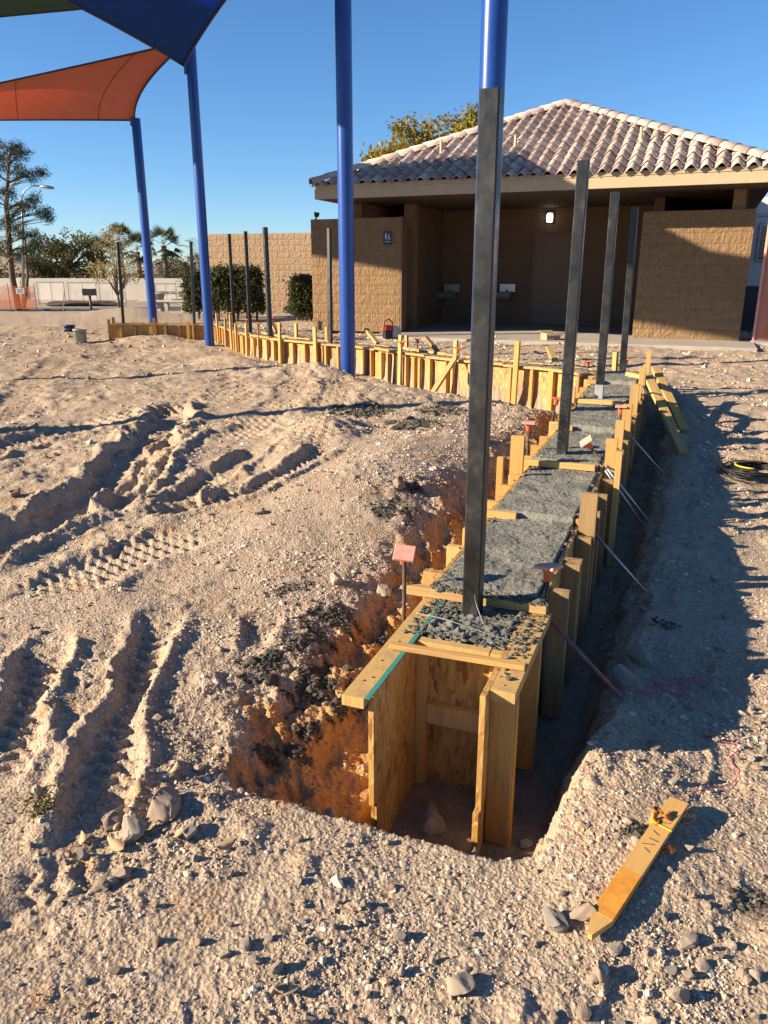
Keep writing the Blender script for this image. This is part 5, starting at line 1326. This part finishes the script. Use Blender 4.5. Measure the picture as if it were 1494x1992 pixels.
# sapling, dense trees, tree behind the roof
p = at(232, 606, .15)
branch_tree('sapling', (p.x, p.y, .15), 2.9, [(0, 0, 1.9, .85, .85, .75), (.0, 0, 2.6, .5, .5, .5), (-.5, 0, 1.5, .6, .6, .4), (.6, 0, 1.5, .55, .6, .4)], 'thin yellowish sapling beside the barbecue grill', 'leaf_thin', 11, .05, 130, 22, .035, (.11, .11, .09), trunk_h=.25, multi=2)
p = atY(135, 560, 62)
branch_tree('tree', (p.x, 62, 0), 5.0, [(0, 0, 2.6, 2.6, 2.2, 2.0), (1.2, 0, 2.8, 1.8, 1.6, 1.6), (-1.6, 0, 2.4, 1.5, 1.5, 1.6), (0, 0, 1.2, 2.8, 2, 1)], 'round olive tree beyond the boundary wall, left of the palms', 'leaf_olive', 21, .2, 190, 50, .10, (.26, .26, .22))
p = atY(12, 560, 60)
branch_tree('tree', (p.x - 1, 60, 0), 4.5, [(0, 0, 2.5, 2.0, 2, 1.8), (-2, 0, 2.2, 1.5, 1.5, 1.5)], 'low yellowish tree behind the pine trunk', 'leaf_yellow', 22, .2, 90, 40, .10, (.26, .26, .22))
p = atY(800, 500, 36)
branch_tree('tree', (p.x + .6, 36, 0), 9.0, [(-.7, 0, 6.75, 1.25, 1.3, 1.1), (.7, 0, 6.75, 1.5, 1.4, 1.15), (-1.9, 0, 6.0, .7, 1, .55), (1.9, 0, 6.9, .9, .9, .9), (0, 0, 4.2, 2.0, 2, 1.0)], 'tall yellow green tree rising behind the tiled roof', 'leaf_yellow', 23, .22, 230, 46, .085, (.20, .20, .17), trunk_h=.5)
p = atY(925, 300, 40)
branch_tree('tree', (p.x, 40, 0), 9.6, [(.1, 0, 8.3, .7, .7, .7), (.5, 0, 6.6, 1.2, 1, 1)], 'second yellow green tree peeping out beside the nearest post', 'leaf_yellow', 24, .2, 70, 46, .085, (.2, .2, .17), trunk_h=.6)
p = atY(310, 560, 66)
branch_tree('tree', (p.x + 1.5, 70, 0), 3, [(0, 0, 2.0, 3, 1.5, .9)], 'low dark shrubby tree behind the boundary wall by the palms', 'leaf_olive', 25, .15, 70, 40, .1, (.25, .25, .2))
# pine
p = at(38, 601, .12); pb = Vector((p.x, p.y, .1)); pr = root('pine_tree', pb, 'tall dark open pine with leaning trunk beside the orange fence', 'tree'); mb = MB(); g = random.Random(31)
def pine_pt(x, y, dy=0): return atY(x, y, pb.y + dy)
trunk = [pb - Vector((0, 0, .3)), pine_pt(24, 540), pine_pt(18, 480), pine_pt(12, 400), pine_pt(16, 330), pine_pt(22, 280)]
mb.tube([v - pb for v in trunk], [.16, .13, .12, .10, .06, .02], 8)
trunk2 = [pb + Vector((.1, .1, -.2)), pine_pt(54, 540, .4), pine_pt(50, 480, .5), pine_pt(44, 430, .5)]
mb.tube([v - pb for v in trunk2], [.07, .06, .05, .02], 7); ends = []
for (x, y, rx, ry, m_) in ((25, 285, 26, 20, 9), (10, 300, 22, 22, 8), (45, 300, 12, 14, 4), (5, 330, 25, 18, 8), (35, 325, 14, 12, 4), (75, 335, 12, 7, 5), (55, 345, 16, 8, 5), (65, 385, 12, 7, 4), (20, 375, 22, 14, 7), (80, 412, 16, 9, 6), (55, 400, 18, 9, 6), (88, 425, 10, 9, 4), (35, 410, 18, 12, 6), (60, 455, 22, 12, 7), (25, 450, 22, 14, 8), (10, 430, 20, 20, 6), (70, 470, 14, 10, 5), (40, 490, 28, 12, 6), (0, 480, 22, 20, 5), (-15, 380, 22, 30, 8)):
    for k in range(m_):
        q = pine_pt(x + g.gauss(0, rx * .5), y + g.gauss(0, ry * .5), g.uniform(-.7, .7)); ends.append(q)
        if k < 3:
            s_ = pine_pt(14 + g.uniform(-3, 3), min(560, y + 22)); mb.tube([s_ - pb, s_.lerp(q, .5) - pb + Vector((0, 0, .05)), q - pb], [.03, .02, .008], 5)
mb.build('trunk', 'bark', pr, T(*pb), True); leaf_cloud([tuple(q) for q in ends], .075, 'pine', 'crown', 85, (.13, .13, .09), pr, aspect=.16, seed=31, origin=pb)
# palms
def palm(px, ytop, Y, hs, label, seed, fr=26, L=1.5, date=False):
    g = random.Random(seed); top = atY(px, ytop, Y); b = Vector((top.x, Y, 0)); rt = root('palm_tree', b, label, 'palm', 'palm trees beyond the boundary wall')
    tube('trunk', [b, b.lerp(top, .5) + Vector((.05, 0, 0)), top], [.22, .19, .2], 'bark', rt, 10)
    V = []; F = []; tv = []
    for k in range(fr):
        a_ = g.uniform(0, 6.28); el = g.uniform(-.7, 1.35); d = Vector((math.cos(a_), math.sin(a_), 0)); side = Vector((-d.y, d.x, 0)); c0 = top + Vector((0, 0, .1)); t_ = g.random()
        if not date:      # fan leaf: stalk and a spread of narrow blades
            tip = c0 + (d * math.cos(el) + UP * math.sin(el)) * L * .6; n0 = len(V); V += [c0 - side * .02, c0 + side * .02, tip]; F.append((n0, n0 + 1, n0 + 2)); tv += [t_] * 3
            out = (tip - c0).normalized()
            for m in range(-7, 8):
                dirb = (out * math.cos(m * .2) + side * math.sin(m * .2)); e = tip + dirb * L * .6 + Vector((0, 0, -.22 * L * abs(m) / 7 - .12)); w = side.cross(dirb).normalized().cross(dirb) * .045
                n0 = len(V); V += [tip, tip.lerp(e, .5) - w, e, tip.lerp(e, .5) + w]; F.append((n0, n0 + 1, n0 + 2, n0 + 3)); tv += [t_] * 4
        else:
            for m in range(18):
                f = m / 17; q = c0 + d * math.cos(el) * L * f + UP * (math.sin(el) * L * f - .45 * L * f * f)
                for sg_ in (-1, 1):
                    e = q + side * sg_ * .32 * (1 - .5 * f) + d * .16 + Vector((0, 0, -.05)); n0 = len(V); V += [q, q.lerp(e, .5) + d * .03, e, q.lerp(e, .5) - d * .03]; F.append((n0, n0 + 1, n0 + 2, n0 + 3)); tv += [t_] * 4
    me = mesh_from('crown', [v - b for v in V], F, 'palm'); at2 = me.attributes.new('tint', 'FLOAT', 'POINT'); at2.data.foreach_set('value', tv); put('crown', me, rt, T(*b))
palm(196, 494, 66, 0, 'fan palm just left of the sapling crown', 1); palm(232, 470, 70, 0, 'tallest fan palm showing above the sapling crown', 2); palm(267, 490, 66, 0, 'fan palm partly hidden by the thinner blue pole', 3)
palm(318, 478, 62, 0, 'fan palm with clear trunk between the two blue sail poles', 4); palm(388, 500, 40, 0, 'feathery date palm behind the blue sail pole', 5, 34, 1.5, True)
# houses beyond the wall
def house(x0, x1, yw, yr, Y, label, gable=True):
    a, b = atY(x0, 540, Y), atY(x1, 540, Y); zw = atY(x0, yw, Y).z; zr = atY(x0, yr, Y).z; Lh = b.x - a.x; o0 = Vector(((a.x + b.x) / 2, Y, 0)); rt = root('house', o0, label, 'house', 'houses beyond the boundary wall')
    put('wall', box_mesh('wall', Lh, 7, zw, 'house_wall', .01), rt, T(o0.x, Y + 3.5, zw / 2))
    hw = Lh / 2 + .4
    V = [(-hw, -.4, zw), (hw, -.4, zw), (hw, 7.4, zw), (-hw, 7.4, zw)]
    if gable: V += [(0, -.4, zr), (0, 7.4, zr)]; F = [(0, 1, 4), (1, 2, 5, 4), (2, 3, 5), (3, 0, 4, 5), (3, 2, 1, 0)]
    else: V += [(-hw * .35, 3.5, zr), (hw * .35, 3.5, zr)]; F = [(0, 1, 5, 4), (1, 2, 5), (2, 3, 4, 5), (3, 0, 4), (3, 2, 1, 0)]
    put('roof', mesh_from('roof', V, F, 'house_roof'), rt, T(o0.x, Y, 0))
    if gable: put('gable', mesh_from('gable', [(-hw + .5, -.42, zw), (hw - .5, -.42, zw), (0, -.42, zr - .25)], [(0, 1, 2)], 'house_wall'), rt, T(o0.x, Y, 0))
    for k in (-.25, .25):
        w_ = put('window', box_mesh('window', 1.1, .1, .9, 'white_paint', .01), rt, T(o0.x + k * Lh, Y - .02, 1.4)); put('pane', box_mesh('pane', .96, .02, .76, 'glass', 0), w_, T(o0.x + k * Lh, Y - .075, 1.4))
house(-60, 84, 532, 492, 74, 'beige gabled house behind the pine trunk'); house(262, 358, 533, 502, 78, 'beige house with grey hip roof behind the clear palm trunk', False)
# street light
sb = atY(46, 596, 42); q = [Vector((sb.x, 42, 0)), atY(44, 430, 42), atY(42, 388, 42), atY(48, 370, 42), atY(62, 362, 42), atY(82, 361, 42)]
sl = root('street_light', q[0], 'grey street light with curved arm behind the pine', 'street light'); tube('pole', q[:3], [.09, .06, .05], 'metal', sl, 8); tube('arm', q[2:], .035, 'metal', sl, 8)
V, F = lathe([(.001, -.36), (.12, -.28), (.16, .1), (.10, .34), (.001, .38)], 12); put('lamp_head', mesh_from('lamp_head', V, F, 'metal', True), sl, frame(atY(91, 364, 42), Vector((1, 0, -.15)), UP) @ Matrix.Diagonal((1, .55, 1, 1)))
# barbecue grill
gp = at(178, 606, .15); gr = root('barbecue_grill', gp, 'black park barbecue grill on a single post', 'grill'); GM_ = T(gp.x, gp.y, .12)
put('post', mesh_from('post', *tube_data([(0, 0, -.2), (0, 0, .62)], .045, 10), 'black', True), gr, GM_)
mb = MB(); mb.box((0, 0, .64), (.42, .36, .02)); mb.box((-.20, 0, .76), (.02, .36, .24)); mb.box((.20, 0, .76), (.02, .36, .24)); mb.box((0, -.17, .76), (.40, .02, .235)); mb.build('firebox', 'black', gr, GM_)
mb = MB()
for k in range(9): mb.tube([(-.19, -.15 + k * .037, .86), (.19, -.15 + k * .037, .86)], .006, 5)
mb.build('grate', 'rebar', gr, GM_)
# picnic table
pp = at(338, 607, .13); pt_ = root('picnic_table', pp, 'pale concrete picnic table with benches beyond the thin pole', 'picnic table'); PM = T(pp.x, pp.y + .3, .12) @ Matrix.Rotation(R(-6), 4, 'Z')
put('table_top', box_mesh('table_top', 2.0, .75, .09, 'pale_concrete', .015), pt_, PM @ T(0, 0, .72))
for sy in (-.72, .72):
    put('bench', box_mesh('bench', 2.0, .30, .08, 'pale_concrete', .015), pt_, PM @ T(-.1 if sy < 0 else 0, sy, .43))
for sx in (-.6, .6):
    V = []; F = []
    prof = [(-.22, 0), (.22, 0), (.16, .3), (.24, .5), (.36, .674), (-.36, .674), (-.24, .5), (-.16, .3)]
    for x in (-.07, .07): V += [(x, y, z) for y, z in prof]
    F = [tuple(range(8))[::-1], tuple(range(8, 16))] + [(i, (i + 1) % 8, 8 + (i + 1) % 8, 8 + i) for i in range(8)]
    put('leg', mesh_from('leg', V, F, 'pale_concrete'), pt_, PM @ T(sx, 0, 0))
    for sy in (-.72, .72): put('bench_leg', box_mesh('bench_leg', .13, .22, .388, 'pale_concrete', .01), pt_, PM @ T(sx, sy, .194))
    put('bench_beam', box_mesh('bench_beam', .10, 1.2, .08, 'pale_concrete', .01), pt_, PM @ T(sx, 0, .345 - .0))
# orange safety fence
fp0, fp1 = at(-30, 602, .12), at(72, 602, .12)
of = root('safety_fence', fp0, 'orange plastic safety netting round the pine trunk', 'fence'); dv = fp1 - fp0; nP = 5
for k in range(nP):
    q_ = fp0 + dv * (k / (nP - 1)); tube('post', [q_ - Vector((0, 0, .1)), q_ + Vector((0, 0, 1.05 + .1 * (k % 2)))], .02, 'metal', of, 6)
mb = MB(); nv = 46
for k in range(nv + 1):
    c_ = dv * (k / nv); mb.box((c_.x, c_.y - .03, .48 + .02 * math.sin(k)), (.012, .006, .88))
for k in range(15):
    for j in range(12):
        a_, b__ = dv * (j / 12), dv * ((j + 1) / 12); zz = .05 + k * .062 + .03 * math.sin(j * 1.1 + 1)
        z2 = .05 + k * .062 + .03 * math.sin((j + 1) * 1.1 + 1); mb.add([(a_.x, a_.y - .036, zz), (b__.x, b__.y - .036, z2), (b__.x, b__.y - .036, z2 + (.022 if k < 10 else .012)), (a_.x, a_.y - .036, zz + (.022 if k < 10 else .012))], [(0, 1, 2, 3)])
mb.build('netting', 'orange_net', of, T(*fp0))
ns = atY(39, 566, fp0.y - .1); st = root('notice_board', ns, 'small white notice fixed to the orange netting', 'sign'); put('board', box_mesh('board', .34, .01, .22, 'white_paint', .002), st, T(*ns))
mb = MB()
for k in range(4): mb.box((0, -.007, .07 - k * .045), (.26 - .05 * (k % 2), .002, .014))
mb.build('print_lines', 'dark_blue', st, T(*ns))
# chain-link panels
for i, (x0, x1, yt, yb) in enumerate(((76, 128, 549, 590), (136, 190, 550, 591), (196, 246, 551, 592), (304, 344, 552, 588))):
    Y = 40 + i * .2; a, b = atY(x0, yb, Y), atY(x1, yb, Y); zt = atY(x0, yt, Y).z; zb = min(a.z, .25)
    rt = root('fence_panel', (a.x, Y, 0), ('chain link fence panel next to the orange netting', 'chain link fence panel behind the barbecue grill', 'chain link fence panel behind the sapling', 'chain link fence panel behind the picnic table')[i], 'fence panel', 'chain link fence panels'); mb = MB(); Wd = b.x - a.x; hh = zt
    mb.tube([(0, 0, 0), (0, 0, hh), (Wd, 0, hh), (Wd, 0, 0)], .022, 6); mb.tube([(0, 0, .1), (Wd, 0, .1)], .018, 6); mb.tube([(Wd * .5, 0, .1), (Wd * .5, 0, hh)], .014, 5); mb.build('panel_frame', 'metal', rt, T(a.x, Y, 0))
    mb = MB(); n = int((Wd + hh) / .16)
    for k in range(n):
        c = k * .16
        for sg_ in (0, 1):
            x_a, z_a = (c, 0) if c < Wd else (Wd, c - Wd); x_b, z_b = (c - hh, hh) if c > hh else (0, c)
            if sg_: x_a, x_b = Wd - x_a, Wd - x_b
            mb.tube([(x_a, .004 * sg_, z_a), (x_b, .004 * sg_, z_b)], .0025, 3)
    mb.build('wire_mesh', 'wire', rt, T(a.x, Y, 0))
# survey lath by the grill, dirt heap, trench
p = at(122, 603, .15); tag(bar('lath', p - Vector((0, 0, .1)), p + Vector((.15, 0, .75)), .04, .015, 'lumber', None), 'thin leaning wooden lath between the netting and the grill', 'lath')
p = at(155, 593, .1); hm = put('dirt_heap', rock_mesh(77, 4, .4, .35), None, T(p.x, p.y, .05) @ Matrix.Diagonal((1.5, .6, .9, 1))); hm.data.materials.clear(); hm.data.materials.append(simple('dark_soil', (.06, .045, .035), .95, var=.4)); tag(hm, 'low heap of dark soil behind the barbecue grill', 'soil heap')
# weed by the boulders
wp = ground_pt(80, 1580); wd = root('weed', wp, 'small dry green weed beside the wheel rut', 'weed'); leaf_cloud([(wp.x + random.gauss(0, .03), wp.y + random.gauss(0, .03), wp.z + .01 + .05 * random.random()) for _ in range(26)], .011, 'leaf_olive', 'leaves', 6, (.012, .012, .01), wd, aspect=.3, seed=5, origin=wp)
mb = MB()
for k in range(7): mb.tube([(0, 0, -.01), (random.gauss(0, .02), random.gauss(0, .02), .03), (random.gauss(0, .04), random.gauss(0, .04), .06)], .0015, 4)
mb.build('stem', 'leaf_olive', wd, T(*wp))
# dry leaves and splinters
for i, (x, y) in enumerate(((340, 1505), (165, 1640), (230, 1650), (560, 1940), (440, 1650), (350, 1630))):
    q = ground_pt(x, y); g = random.Random(i); V = []; n = 7
    Ls = .028 + .01 * g.random()
    for k in range(n): f = k / (n - 1); w = Ls * .45 * math.sin(math.pi * min(1, f * .95 + .02)); V += [(Ls * (f * 2 - 1), -w, .012 * (f - .5) ** 2 * 4 + .006), (Ls * (f * 2 - 1), w, .012 * (f - .5) ** 2 * 4 + .009)]
    me = mesh_from('dry_leaf', V, [(k * 2, k * 2 + 2, k * 2 + 3, k * 2 + 1) for k in range(n - 1)], 'cardboard', True)
    o = put('dry_leaf', me, None, T(*(q + Vector((0, 0, .006)))) @ Matrix.Rotation(g.random() * 6, 4, 'Z') @ Matrix.Rotation(.4, 4, 'X')); o.modifiers.new('t', 'SOLIDIFY').thickness = .0012
    tag(o, ('curled yellow dry leaf above the largest boulder', 'dry leaf beside the weed', 'dry leaf under the boulder cluster', 'pale dry leaf near the bottom edge', 'dry leaf below the pit rim', 'dry leaf at the foot of the grey stone')[i], 'leaf', 'dry leaves')
